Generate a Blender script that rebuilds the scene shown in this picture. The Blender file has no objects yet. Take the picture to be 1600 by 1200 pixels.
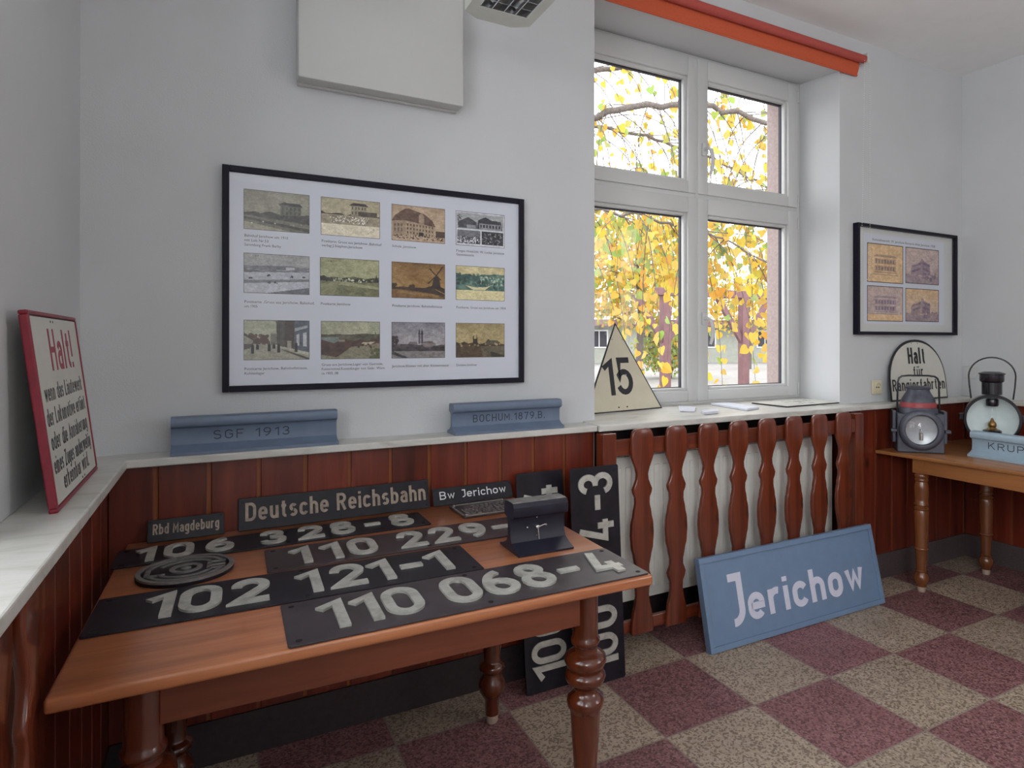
import bpy, bmesh, math, random
import numpy as np
from mathutils import Vector, Matrix

SC = bpy.context.scene
COL = SC.collection
PI = math.pi
R = math.radians

# ------------------------------------------------------------------ camera, sky, lights, exposure
cam = bpy.data.cameras.new('camera')
cam_o = bpy.data.objects.new('camera', cam)
COL.objects.link(cam_o)
cam_o.location = (0, 0, 1.36)
cam_o.rotation_euler = (R(90), 0, R(-29.13))
cam.sensor_width = 36
cam.lens = 36 * 1004 / 1600
cam.shift_x = (800 - 906) / 1600
cam.shift_y = (534 - 600) / 1600
cam.clip_start = 0.02
SC.camera = cam_o

SC.view_settings.view_transform = 'Standard'
SC.view_settings.look = 'None'
SC.view_settings.gamma = 1
SC.view_settings.exposure = 0.0
SC.view_settings.use_curve_mapping = False

world = bpy.data.worlds.new('world')
SC.world = world
world.use_nodes = True
wn = world.node_tree.nodes['Background']
wn.inputs['Color'].default_value = (0.96, 0.98, 1.0, 1)
wn.inputs['Strength'].default_value = 4.3


def area(name, loc, rot, sx, sy, power, color=(1, 1, 1), portal=False):
    l = bpy.data.lights.new(name, 'AREA')
    l.shape = 'RECTANGLE'
    l.size = sx
    l.size_y = sy
    l.energy = power
    l.color = color
    o = bpy.data.objects.new(name, l)
    o.location = loc
    o.rotation_euler = rot
    COL.objects.link(o)
    if portal:
        l.cycles.is_portal = True
    return o


area('window_portal', (2.27, 2.93, 1.95), (R(-90), 0, 0), 1.56, 1.95, 1, portal=True)
# daylight entering by the window in the left wall and two fill lamps added behind the camera
area('left_window_daylight', (-0.66, 0.62, 1.95), (0, R(-90), 0), 1.85, 1.45, 12, (0.80, 0.91, 1.0))
area('left_rear_added_fill', (-0.72, -1.90, 2.22), (0, R(-90), 0), 1.30, 1.55, 84, (0.97, 0.985, 0.97))  # added fill, shining through an invented opening out of view
area('right_added_fill', (4.62, -1.5, 2.22), (0, R(90), 0), 1.30, 1.55, 28, (1.0, 0.985, 0.96))  # added fill for the left side, its window invented
SC.cycles.max_bounces = 10
SC.cycles.diffuse_bounces = 6
SC.cycles.transparent_max_bounces = 24
SC.cycles.caustics_reflective = False
SC.cycles.caustics_refractive = False
SC.cycles.use_denoising = True
SC.cycles.sample_clamp_indirect = 8


# ------------------------------------------------------------------ materials
def s2l(c):
    return tuple((x / 12.92 if x <= 0.04045 else ((x + 0.055) / 1.055) ** 2.4) for x in c)


class NT:
    def __init__(self, name):
        self.m = bpy.data.materials.new(name)
        self.m.use_nodes = True
        self.t = self.m.node_tree
        self.b = self.t.nodes['Principled BSDF']

    def n(self, typ, **kw):
        o = self.t.nodes.new('ShaderNode' + typ)
        for k, v in kw.items():
            if k in o.inputs.keys():
                o.inputs[k].default_value = v
            else:
                setattr(o, k, v)
        return o

    def l(self, a, b):
        self.t.links.new(a, b)

    def ramp(self, fac, stops):
        r = self.n('ValToRGB')
        e = r.color_ramp.elements
        while len(e) < len(stops):
            e.new(0.5)
        for k, (p, c) in enumerate(stops):
            e[k].position = p
            e[k].color = (*c, 1) if len(c) == 3 else c
        self.l(fac, r.inputs['Fac'])
        return r.outputs['Color']

    def mapping(self, scale=(1, 1, 1), coord='Object'):
        tc = self.n('TexCoord')
        mp = self.n('Mapping')
        mp.inputs['Scale'].default_value = scale
        self.l(tc.outputs[coord], mp.inputs['Vector'])
        return mp.outputs['Vector']

    def noise(self, vec, scale, detail=4, rough=0.5, dist=0.0):
        o = self.n('TexNoise', Scale=scale, Detail=detail, Roughness=rough, Distortion=dist)
        self.l(vec, o.inputs['Vector'])
        return o.outputs['Fac']

    def mix(self, fac, a, b, mode='MIX'):
        o = self.n('Mix', data_type='RGBA', blend_type=mode)
        for k, v in ((0, fac), (6, a), (7, b)):
            if hasattr(v, 'node'):
                self.l(v, o.inputs[k])
            elif isinstance(v, tuple):
                o.inputs[k].default_value = (*v, 1)
            else:
                o.inputs[k].default_value = v
        return o.outputs[2]

    def math(self, op, a, b=0.0):
        o = self.n('Math', operation=op)
        for k, v in ((0, a), (1, b)):
            if hasattr(v, 'node'):
                self.l(v, o.inputs[k])
            else:
                o.inputs[k].default_value = v
        return o.outputs[0]

    def bump(self, h, strength=0.2, dist=0.01):
        o = self.n('Bump', Strength=strength, Distance=dist)
        self.l(h, o.inputs['Height'])
        self.l(o.outputs['Normal'], self.b.inputs['Normal'])

    def col(self, v):
        if hasattr(v, 'node'):
            self.l(v, self.b.inputs['Base Color'])
        else:
            self.b.inputs['Base Color'].default_value = (*v, 1)

    def set(self, rough=None, metal=None, spec=None, coat=None):
        if rough is not None:
            if hasattr(rough, 'node'):
                self.l(rough, self.b.inputs['Roughness'])
            else:
                self.b.inputs['Roughness'].default_value = rough
        if metal is not None:
            self.b.inputs['Metallic'].default_value = metal
        if spec is not None:
            self.b.inputs['Specular IOR Level'].default_value = spec
        if coat is not None:
            self.b.inputs['Coat Weight'].default_value = coat
            self.b.inputs['Coat Roughness'].default_value = 0.15


def plain(name, c, rough=0.5, metal=0.0, vary=0.12, scale=30, bump=0.0, spec=None):
    t = NT(name)
    v = t.mapping()
    f = t.noise(v, scale, 5, 0.6)
    lo = tuple(x * (1 - vary) for x in c)
    hi = tuple(min(1, x * (1 + vary)) for x in c)
    t.col(t.ramp(f, [(0.3, lo), (0.7, hi)]))
    t.set(rough, metal, spec)
    if bump:
        t.bump(f, bump, 0.004)
    return t.m


def wood(name, dark, mid, light, axis, rough=0.35, scale=1.0, knots=0.0, coat=None, per=None):
    t = NT(name)
    sc = [14 * scale, 14 * scale, 14 * scale]
    sc[axis] = 1.1 * scale
    v = t.mapping(tuple(sc))
    if per:
        tc = t.n('TexCoord')
        sx = t.n('SeparateXYZ')
        t.l(tc.outputs['Object'], sx.inputs[0])
        q = t.math('FLOOR', t.math('DIVIDE', t.math('ADD', sx.outputs[per[0]], per[2]), per[1]))
        wnz = t.n('TexWhiteNoise', noise_dimensions='1D')
        t.l(q, wnz.inputs['W'])
        add = t.n('VectorMath', operation='MULTIPLY_ADD')
        add.inputs[1].default_value = (9, 9, 9)
        t.l(wnz.outputs['Color'], add.inputs[0])
        t.l(v, add.inputs[2])
        v = add.outputs[0]
    f = t.noise(v, 1.6, 6, 0.62, 0.6)
    c = t.ramp(f, [(0.25, dark), (0.5, mid), (0.75, light)])
    fine = t.noise(v, 9, 3, 0.7)
    c = t.mix(t.math('MULTIPLY', fine, 0.35), c, dark)
    if knots:
        kv = [5.0, 5.0, 5.0]
        kv[axis] = 3.0
        vk = t.mapping(tuple(kv))
        vo = t.n('TexVoronoi', Scale=1.0, feature='F1')
        t.l(vk, vo.inputs['Vector'])
        kd = t.ramp(vo.outputs['Distance'], [(0.05, (1, 1, 1)), (0.13, (0, 0, 0))])
        c = t.mix(t.math('MULTIPLY', kd, knots), c, tuple(x * 0.25 for x in dark))
    if per:
        br = t.ramp(wnz.outputs['Value'], [(0, (0.72, 0.70, 0.70)), (1, (1.15, 1.12, 1.1))])
        c = t.mix(1.0, c, br, 'MULTIPLY')
    t.col(c)
    t.set(rough, 0, 0.5, coat)
    t.bump(fine, 0.06, 0.002)
    return t.m


M = {}
t = NT('wall_paint')
v = t.mapping()
f1 = t.noise(v, 220, 3, 0.6)
f2 = t.noise(v, 2.2, 3)
t.col(t.ramp(f2, [(0.3, (0.56, 0.573, 0.587)), (0.7, (0.595, 0.606, 0.622))]))
t.set(0.85, 0, 0.25)
t.bump(f1, 0.35, 0.002)
M['wall'] = t.m
M['ceiling'] = plain('ceiling_paint', (0.86, 0.865, 0.86), 0.9, vary=0.02, scale=8)
M['pvc'] = plain('white_plastic', (0.58, 0.585, 0.58), 0.32, vary=0.015, scale=5)
M['gasket'] = plain('dark_gasket', (0.03, 0.028, 0.04), 0.6)
M['wainscot'] = wood('stained_pine_upright', (0.065, 0.010, 0.005), (0.165, 0.024, 0.011), (0.255, 0.045, 0.018), 2, 0.33, 1.0, 0.85, 0.25, per=(0, 0.1435, 0.036))
M['wainscot_y'] = wood('stained_pine_upright_side', (0.065, 0.010, 0.005), (0.165, 0.024, 0.011), (0.255, 0.045, 0.018), 2, 0.33, 1.0, 0.85, 0.25, per=(1, 0.1435, 0.036))
M['tongue'] = wood('pine_tongue', (0.14, 0.036, 0.010), (0.23, 0.066, 0.018), (0.30, 0.095, 0.028), 2, 0.3)
M['fence'] = wood('varnished_fence_pine', (0.075, 0.016, 0.006), (0.160, 0.029, 0.011), (0.245, 0.052, 0.018), 2, 0.26, 1.0, 0.7, 0.5)
M['rail_wood'] = wood('varnished_rail_pine', (0.075, 0.016, 0.006), (0.160, 0.029, 0.011), (0.245, 0.052, 0.018), 0, 0.28, 1.0, 0.0, 0.4)
M['table_top'] = wood('table_top_veneer', (0.23, 0.072, 0.030), (0.42, 0.145, 0.058), (0.56, 0.225, 0.098), 0, 0.32, 0.8, 0, 0.6)
M['table_top_y'] = wood('side_table_top_veneer', (0.17, 0.060, 0.018), (0.33, 0.135, 0.042), (0.46, 0.21, 0.075), 1, 0.34, 0.8, 0, 0.25)
M['apron'] = wood('table_apron', (0.095, 0.022, 0.010), (0.175, 0.045, 0.019), (0.23, 0.066, 0.028), 0, 0.4, 0.7)
M['apron_y'] = wood('side_table_apron', (0.17, 0.06, 0.02), (0.30, 0.115, 0.034), (0.40, 0.16, 0.052), 1, 0.4, 0.7)
M['leg'] = wood('mahogany_leg', (0.040, 0.008, 0.003), (0.105, 0.021, 0.007), (0.16, 0.036, 0.011), 2, 0.2, 0.7, 0, 0.6)
M['leg_b'] = wood('brown_turned_leg', (0.09, 0.028, 0.010), (0.20, 0.064, 0.020), (0.29, 0.10, 0.034), 2, 0.25, 0.7, 0, 0.5)
M['foot'] = plain('pale_foot', (0.42, 0.32, 0.26), 0.6)
t = NT('marble_slab')
v = t.mapping((1.4, 5, 5))
f = t.noise(v, 2.4, 8, 0.66, 1.6)
t.col(t.ramp(f, [(0.30, (0.44, 0.43, 0.39)), (0.46, (0.58, 0.57, 0.53)), (0.62, (0.64, 0.63, 0.60)), (0.8, (0.52, 0.51, 0.47))]))
t.set(0.34, 0, 0.5)
M['marble'] = t.m
M['skirting'] = plain('skirting_stone', (0.085, 0.064, 0.066), 0.45, vary=0.25, scale=120)

# terrazzo floor
t = NT('terrazzo_tiles')
tc = t.n('TexCoord')
sp = t.n('SeparateXYZ')
t.l(tc.outputs['Object'], sp.inputs[0])
S = 0.4095
u = t.math('DIVIDE', t.math('SUBTRACT', sp.outputs[0], 1.332), S)
w = t.math('DIVIDE', t.math('SUBTRACT', sp.outputs[1], 1.3737), S)
fu, fw = t.math('FLOOR', u), t.math('FLOOR', w)
par = t.math('MODULO', t.math('ADD', t.math('ADD', fu, fw), 200.0), 2.0)
par = t.math('GREATER_THAN', par, 0.5)
cid = t.n('CombineXYZ')
t.l(fu, cid.inputs[0])
t.l(fw, cid.inputs[1])
wnz = t.n('TexWhiteNoise', noise_dimensions='3D')
t.l(cid.outputs[0], wnz.inputs['Vector'])
base = t.mix(par, (0.45, 0.355, 0.275), (0.275, 0.125, 0.130))
vv = t.ramp(wnz.outputs['Value'], [(0, (0.82, 0.82, 0.82)), (1, (1.14, 1.14, 1.14))])
base = t.mix(1.0, base, vv, 'MULTIPLY')
mp = t.n('Mapping')
t.l(tc.outputs['Object'], mp.inputs['Vector'])
vo = t.n('TexVoronoi', Scale=150.0, feature='F1')
t.l(mp.outputs['Vector'], vo.inputs['Vector'])
chip = t.n('SeparateColor')
t.l(vo.outputs['Color'], chip.inputs[0])
dk = t.math('MULTIPLY', t.math('GREATER_THAN', chip.outputs[0], 0.66), 0.62)
lt = t.math('MULTIPLY', t.math('GREATER_THAN', chip.outputs[1], 0.72), 0.40)
base = t.mix(lt, base, t.mix(par, (0.60, 0.515, 0.42), (0.46, 0.28, 0.27)))
base = t.mix(dk, base, t.mix(par, (0.09, 0.05, 0.03), (0.05, 0.018, 0.02)))
st = t.noise(mp.outputs['Vector'], 3.0, 5, 0.6)
base = t.mix(1.0, base, t.ramp(st, [(0.3, (0.85, 0.84, 0.84)), (0.7, (1.08, 1.08, 1.08))]), 'MULTIPLY')
gu = t.math('ABSOLUTE', t.math('SUBTRACT', t.math('FRACT', u), 0.5))
gw = t.math('ABSOLUTE', t.math('SUBTRACT', t.math('FRACT', w), 0.5))
g = t.math('GREATER_THAN', t.math('MAXIMUM', gu, gw), 0.4925)
base = t.mix(t.math('MULTIPLY', g, 0.8), base, (0.27, 0.225, 0.20))
t.col(base)
t.set(0.5, 0, 0.4)
M['floor'] = t.m

M['black_plate'] = plain('black_enamel', (0.013, 0.011, 0.017), 0.42, vary=0.5, scale=14, spec=0.28)
M['plate_brown'] = plain('weathered_black_plate', (0.040, 0.029, 0.034), 0.36, vary=0.5, scale=9, spec=0.5)
t = NT('worn_aluminium')
v = t.mapping()
f = t.noise(v, 25, 6, 0.65)
t.col(t.ramp(f, [(0.3, (0.34, 0.33, 0.30)), (0.5, (0.50, 0.49, 0.45)), (0.7, (0.58, 0.57, 0.53))]))
t.set(0.48, 0.35, 0.5)
M['alu'] = t.m
M['alu_dull'] = plain('dull_cast_lettering', (0.30, 0.235, 0.19), 0.55, 0.2, vary=0.3, scale=60)
M['cast'] = plain('cast_grey_relief', (0.20, 0.19, 0.18), 0.5, 0.35, vary=0.25, scale=50)
M['hole'] = plain('dark_hole', (0.004, 0.004, 0.005), 0.8)
M['bright'] = plain('bright_steel', (0.62, 0.60, 0.58), 0.25, 0.8, vary=0.1)
M['rail_blue'] = plain('blue_grey_paint', (0.135, 0.18, 0.26), 0.42, vary=0.08, scale=20)
M['rail_pale'] = plain('pale_blue_paint', (0.30, 0.40, 0.48), 0.42, vary=0.06, scale=20)
M['sign_blue'] = plain('sign_blue_paint', (0.165, 0.25, 0.385), 0.45, vary=0.05, scale=15)
M['white_letter'] = plain('white_lettering', (0.66, 0.67, 0.80), 0.5, vary=0.03)
M['white_bw'] = plain('bright_white_lettering', (0.75, 0.76, 0.78), 0.45, vary=0.03)
M['incised'] = plain('incised_lettering', (0.035, 0.045, 0.065), 0.7)
M['black_paint'] = plain('black_paint', (0.010, 0.009, 0.014), 0.4)
M['cream'] = plain('cream_enamel', (0.62, 0.57, 0.44), 0.3, vary=0.05, scale=12)
M['offwhite'] = plain('offwhite_enamel', (0.60, 0.59, 0.53), 0.35, vary=0.04, scale=12)
M['red_paint'] = plain('red_paint', (0.22, 0.008, 0.025), 0.4, vary=0.15, scale=30)
M['red_text'] = plain('faded_red_lettering', (0.30, 0.03, 0.05), 0.5, vary=0.2, scale=60)
M['frame'] = plain('black_frame', (0.008, 0.007, 0.016), 0.45, vary=0.15, spec=0.2)
M['paper'] = plain('white_paper', (0.68, 0.71, 0.80), 0.6, vary=0.01, scale=4)
M['paper_sheet'] = plain('pale_sheet', (0.62, 0.63, 0.70), 0.5, vary=0.02, scale=4)
M['mount'] = plain('mount_board', (0.66, 0.67, 0.66), 0.7, vary=0.01, scale=4)
M['ink'] = plain('dark_ink', (0.022, 0.022, 0.035), 0.8, spec=0.1)
M['radiator'] = plain('radiator_enamel', (0.86, 0.86, 0.81), 0.3, vary=0.015)
M['orange'] = plain('orange_blind_fabric', (0.55, 0.095, 0.035), 0.75, vary=0.06, scale=90)
M['socket'] = plain('ivory_plastic', (0.66, 0.60, 0.44), 0.35, vary=0.03)
M['lantern'] = plain('grey_lantern_paint', (0.062, 0.066, 0.092), 0.36, vary=0.25, scale=25, spec=0.5)
M['lantern_black'] = plain('black_lantern_paint', (0.010, 0.008, 0.013), 0.2, vary=0.2, spec=0.6)
M['reflector'] = plain('white_reflector', (0.70, 0.78, 0.78), 0.3, vary=0.04)
M['reflector_grey'] = plain('dull_reflector', (0.36, 0.38, 0.41), 0.3, 0.3, vary=0.1)
M['brass'] = plain('aged_brass', (0.32, 0.19, 0.07), 0.35, 0.85, vary=0.25)
M['bead'] = plain('white_bead', (0.75, 0.73, 0.70), 0.4)
M['louvre'] = plain('louvre_aluminium', (0.78, 0.80, 0.84), 0.12, 0.95, vary=0.04)
M['lamp_body'] = plain('lamp_housing', (0.62, 0.64, 0.58), 0.4, vary=0.03)
M['tube'] = plain('lamp_tube_glass', (0.80, 0.82, 0.84), 0.25, vary=0.02)
M['clock'] = plain('dark_blue_rail_paint', (0.012, 0.012, 0.024), 0.42, vary=0.3, scale=30)
M['panel'] = plain('white_panel', (0.55, 0.555, 0.54), 0.6, vary=0.01)
M['stone'] = plain('sandstone', (0.36, 0.285, 0.27), 0.85, vary=0.15, scale=60, bump=0.2)
M['plaster_out'] = plain('house_render', (0.30, 0.31, 0.27), 0.9, vary=0.12, scale=3)
M['roof_out'] = plain('pale_roof_sheet', (0.72, 0.66, 0.62), 0.7, vary=0.08, scale=2)
M['beam_out'] = plain('red_brown_timber', (0.15, 0.070, 0.075), 0.7, vary=0.2, scale=8)
M['ground'] = plain('grey_gravel', (0.22, 0.21, 0.20), 0.95, vary=0.2, scale=4)
M['hedge'] = plain('dark_foliage', (0.10, 0.15, 0.05), 0.9, vary=0.5, scale=8)
M['bark'] = plain('bark', (0.115, 0.095, 0.085), 0.9, vary=0.4, scale=40, bump=0.4)


def glass(name, refl=1.0, tint=(1, 1, 1)):
    m = bpy.data.materials.new(name)
    m.use_nodes = True
    nt = m.node_tree
    nt.nodes.remove(nt.nodes['Principled BSDF'])
    out = nt.nodes['Material Output']
    tr = nt.nodes.new('ShaderNodeBsdfTransparent')
    tr.inputs[0].default_value = (*tint, 1)
    gl = nt.nodes.new('ShaderNodeBsdfGlossy')
    gl.inputs['Roughness'].default_value = 0.02
    fr = nt.nodes.new('ShaderNodeFresnel')
    ge = nt.nodes.new('ShaderNodeNewGeometry')      # both faces of a pane reflect like its front face
    io = nt.nodes.new('ShaderNodeMapRange')
    io.inputs['To Min'].default_value = 1.45
    io.inputs['To Max'].default_value = 1 / 1.45
    nt.links.new(ge.outputs['Backfacing'], io.inputs['Value'])
    nt.links.new(io.outputs['Result'], fr.inputs[0])
    mu = nt.nodes.new('ShaderNodeMath')
    mu.operation = 'MULTIPLY'
    mu.inputs[1].default_value = refl
    mx = nt.nodes.new('ShaderNodeMixShader')
    nt.links.new(fr.outputs[0], mu.inputs[0])
    nt.links.new(mu.outputs[0], mx.inputs[0])
    nt.links.new(tr.outputs[0], mx.inputs[1])
    nt.links.new(gl.outputs[0], mx.inputs[2])
    nt.links.new(mx.outputs[0], out.inputs[0])
    return m


M['glass'] = glass('window_glass', 0.3)
M['pic_glass'] = glass('picture_glass', 0.9)


def attr_mat(name, rough=0.6, trans=0.0):
    t = NT(name)
    a = t.n('Attribute', attribute_name='Col')
    t.l(a.outputs['Color'], t.b.inputs['Base Color'])
    t.set(rough, 0, 0.3)
    if trans:
        tr = t.n('BsdfTranslucent')
        t.l(a.outputs['Color'], tr.inputs['Color'])
        mx = t.n('MixShader')
        mx.inputs[0].default_value = trans
        t.l(t.b.outputs[0], mx.inputs[1])
        t.l(tr.outputs[0], mx.inputs[2])
        t.l(mx.outputs[0], t.t.nodes['Material Output'].inputs[0])
    return t.m


M['print'] = attr_mat('printed_card', 0.55)
M['leaf'] = attr_mat('autumn_leaf', 0.6, 0.45)


# ------------------------------------------------------------------ object helpers
def props(o, label=None, cat=None, group=None, kind=None):
    if label:
        o['label'] = label
    if cat:
        o['category'] = cat
    if group:
        o['group'] = group
    if kind:
        o['kind'] = kind
    return o


def obj(name, bm, mat, parent=None, label=None, cat=None, group=None, kind=None, smooth=None, loc=None):
    me = bpy.data.meshes.new(name)
    bm.to_mesh(me)
    bm.free()
    for m in (mat if isinstance(mat, (list, tuple)) else [mat]):
        me.materials.append(m)
    if smooth:
        me.polygons.foreach_set('use_smooth', [True] * len(me.polygons))
        try:
            me.set_sharp_from_angle(angle=R(smooth if smooth is not True else 40))
        except Exception:
            pass
    o = bpy.data.objects.new(name, me)
    COL.objects.link(o)
    if loc:
        o.location = loc
    if parent:
        o.parent = parent
    return props(o, label, cat, group, kind)


def thing(name, label, cat, loc=(0, 0, 0), rot=(0, 0, 0), group=None, kind=None, mat=None):
    o = bpy.data.objects.new(name, None)
    o.empty_display_size = 0.05
    COL.objects.link(o)
    if mat is not None:
        o.matrix_world = mat
    else:
        o.location = loc
        o.rotation_euler = rot
    return props(o, label, cat, group, kind)


def B():
    return bmesh.new()


def box(bm, x0, x1, y0, y1, z0, z1, bev=0.0, mi=0, seg=2):
    vs = [bm.verts.new(p) for p in ((x0, y0, z0), (x1, y0, z0), (x1, y1, z0), (x0, y1, z0), (x0, y0, z1), (x1, y0, z1), (x1, y1, z1), (x0, y1, z1))]
    fs = [bm.faces.new([vs[i] for i in q]) for q in ((3, 2, 1, 0), (4, 5, 6, 7), (0, 1, 5, 4), (1, 2, 6, 5), (2, 3, 7, 6), (3, 0, 4, 7))]
    for f in fs:
        f.material_index = mi
    if bev:
        es = list({e for f in fs for e in f.edges})
        r = bmesh.ops.bevel(bm, geom=es, offset=bev, segments=seg, profile=0.5, affect='EDGES', clamp_overlap=True)
        for f in r['faces']:
            f.material_index = mi
    return bm


def prism(bm, poly, z0, z1, frame=None, mi=0, bev=0):
    """poly: list of (a, b); extruded along the third axis; frame maps (a, b, c) to a point"""
    fr = frame or (lambda a, b, c: (a, b, c))
    n = len(poly)
    lo = [bm.verts.new(fr(a, b, z0)) for a, b in poly]
    hi = [bm.verts.new(fr(a, b, z1)) for a, b in poly]
    fs = [bm.faces.new(hi), bm.faces.new(lo[::-1])]
    for i in range(n):
        j = (i + 1) % n
        fs.append(bm.faces.new((lo[i], lo[j], hi[j], hi[i])))
    for f in fs:
        f.material_index = mi
    if bev:
        es = [e for f in fs[:2] for e in f.edges]
        bmesh.ops.bevel(bm, geom=es, offset=bev, segments=2, profile=0.5, affect='EDGES', clamp_overlap=True)
    bmesh.ops.recalc_face_normals(bm, faces=bm.faces[:])
    return bm


def lathe(bm, prof, c=(0, 0, 0), seg=32, mat=None, mi=0, closed=True):
    """prof: list of (r, z) from bottom to top"""
    rings = []
    for r, z in prof:
        ring = []
        for k in range(seg):
            a = 2 * PI * k / seg
            p = Vector((r * math.cos(a), r * math.sin(a), z))
            if mat is not None:
                p = mat @ p
            ring.append(bm.verts.new(p + Vector(c)))
        rings.append(ring)
    for a, b in zip(rings, rings[1:]):
        for k in range(seg):
            f = bm.faces.new((a[k], a[(k + 1) % seg], b[(k + 1) % seg], b[k]))
            f.material_index = mi
    if closed:
        for ring, rev in ((rings[0], True), (rings[-1], False)):
            f = bm.faces.new(ring[::-1] if rev else ring)
            f.material_index = mi
    return bm


def tube(bm, pts, r, seg=8, mi=0, cap=True):
    pts = [Vector(p) for p in pts]
    n = len(pts)
    rr = r if isinstance(r, (list, tuple)) else [r] * n
    rings = []
    up = None
    for i in range(n):
        d = (pts[min(i + 1, n - 1)] - pts[max(i - 1, 0)]).normalized()
        if up is None:
            up = Vector((0, 0, 1)) if abs(d.z) < 0.9 else Vector((1, 0, 0))
        s = d.cross(up)
        if s.length < 1e-6:
            s = d.orthogonal()
        s.normalize()
        up = s.cross(d).normalized()
        rings.append([bm.verts.new(pts[i] + rr[i] * (math.cos(2 * PI * k / seg) * s + math.sin(2 * PI * k / seg) * up)) for k in range(seg)])
    for a, b in zip(rings, rings[1:]):
        for k in range(seg):
            f = bm.faces.new((a[k], a[(k + 1) % seg], b[(k + 1) % seg], b[k]))
            f.material_index = mi
    if cap:
        bm.faces.new(rings[0][::-1]).material_index = mi
        bm.faces.new(rings[-1]).material_index = mi
    return bm


def ring_frame(bm, x0, x1, z0, z1, l, r, b, t_, y0, y1, bev=0.0):
    """rectangular frame in the xz plane, between y0 and y1"""
    box(bm, x0, x0 + l, y0, y1, z0, z1, bev)
    box(bm, x1 - r, x1, y0, y1, z0, z1, bev)
    box(bm, x0 + l, x1 - r, y0, y1, z0, z0 + b, bev)
    box(bm, x0 + l, x1 - r, y0, y1, z1 - t_, z1, bev)
    return bm


def disc(bm, cx, cy, r, z0, z1, seg=20):
    return lathe(bm, [(r, z0), (r, z1)], (cx, cy, 0), seg)


def basis(o, ux, uy):
    """matrix with origin o, local x along ux, local y along uy, local z the face normal"""
    ux = Vector(ux).normalized()
    uy = Vector(uy)
    uy = (uy - ux * uy.dot(ux)).normalized()
    uz = ux.cross(uy)
    m = Matrix((ux, uy, uz)).transposed().to_4x4()
    m.translation = Vector(o)
    return m


# ------------------------------------------------------------------ stroke lettering (engineering alphabet), cap height 7 with stroke 1
def A(cx, cy, rx, ry, a0, a1, n=14):
    return [(cx + rx * math.cos(R(a0 + (a1 - a0) * k / n)), cy + ry * math.sin(R(a0 + (a1 - a0) * k / n))) for k in range(n + 1)]


def stad(w, lo, hi, r):
    """closed upright rounded outline"""
    return A(w / 2, hi - r, w / 2, r, 0, 180) + A(w / 2, lo + r, w / 2, r, 180, 360) + ['c']


G = {}


def g_(ch, w, *strokes):
    G[ch] = (w, strokes)


g_('0', 3.2, stad(3.2, .5, 6.5, 1.75))
g_('1', 1.9, [(0.05, 5.0), (1.85, 6.45), (1.85, 0)])
g_('2', 3.2, A(1.6, 4.85, 1.55, 1.65, 172, -32) + [(0.15, 0.5), (3.55, 0.5)])
g_('3', 3.1, A(1.5, 5.05, 1.4, 1.45, 165, -90) + [(1.1, 3.6)], [(1.1, 3.6), (1.5, 3.6)] + A(1.5, 2.05, 1.6, 1.55, 90, -165))
g_('4', 3.5, [(2.0, 7), (0.25, 1.75), (3.9, 1.75)], [(2.75, 3.3), (2.75, 0)])
g_('5', 3.1, [(3.1, 6.5), (0.5, 6.5), (0.3, 3.5)] + A(1.5, 2.4, 1.6, 1.9, 140, -155))
g_('6', 3.2, A(1.6, 2.2, 1.6, 1.7, 0, 360) + ['c'], A(3.0, 2.2, 3.0, 4.3, 180, 100))
g_('7', 3.2, [(0, 6.5), (3.2, 6.5), (1.1, 0)])
g_('8', 3.2, A(1.6, 5.15, 1.35, 1.35, 0, 360) + ['c'], A(1.6, 2.15, 1.6, 1.65, 0, 360) + ['c'])
g_('9', 3.2, A(1.6, 4.8, 1.6, 1.7, 0, 360) + ['c'], A(0.2, 4.8, 3.0, 4.3, 0, -80))
g_('-', 2.4, [(-.1, 3.2), (2.5, 3.2)])
g_('.', 0, [(0, 0), (0, 1)])
g_('!', 0, [(0, 0), (0, 1)], [(0, 2), (0, 7)])
g_('A', 4, [(0, 0), (2, 6.9), (4, 0)], [(0.6, 2.1), (3.4, 2.1)])
g_('B', 3.4, [(0, 0), (0, 6.5), (1.8, 6.5)] + A(1.8, 5.05, 1.4, 1.45, 90, -90) + [(0, 3.6)], [(0, 0.5), (1.9, 0.5)] + A(1.9, 2.05, 1.5, 1.55, -90, 90))
g_('C', 3.2, A(1.65, 4.7, 1.65, 1.8, 20, 180) + A(1.65, 2.3, 1.65, 1.8, 180, 340))
g_('D', 3.4, [(0, 0), (0, 6.5), (1.6, 6.5)] + A(1.6, 4.7, 1.8, 1.8, 90, 0) + A(1.6, 2.3, 1.8, 1.8, 0, -90) + [(0, 0.5)])
g_('F', 2.8, [(0, 0), (0, 6.5), (3.1, 6.5)], [(0, 3.6), (2.6, 3.6)])
g_('G', 3.3, A(1.65, 4.7, 1.65, 1.8, 20, 180) + A(1.65, 2.3, 1.65, 1.8, 180, 360) + [(3.3, 3.4), (1.8, 3.4)])
g_('H', 3.4, [(0, 0), (0, 7)], [(3.4, 0), (3.4, 7)], [(0, 3.5), (3.4, 3.5)])
g_('J', 2.4, [(0.5, 6.5), (2.4, 6.5), (2.4, 2.0)] + A(0.9, 2.0, 1.5, 1.5, 0, -95))
g_('K', 3.4, [(0, 0), (0, 7)], [(3.3, 7), (0.1, 2.7)], [(1.2, 4.0), (3.6, 0)])
g_('L', 2.7, [(0, 7), (0, 0.5), (3.0, 0.5)])
g_('M', 4.2, [(0, 0), (0, 6.6), (2.1, 2.4), (4.2, 6.6), (4.2, 0)])
g_('O', 3.4, stad(3.4, .5, 6.5, 1.8))
g_('P', 3.2, [(0, 0), (0, 6.5), (1.7, 6.5)] + A(1.7, 4.9, 1.5, 1.6, 90, -90) + [(0, 3.3)])
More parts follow.
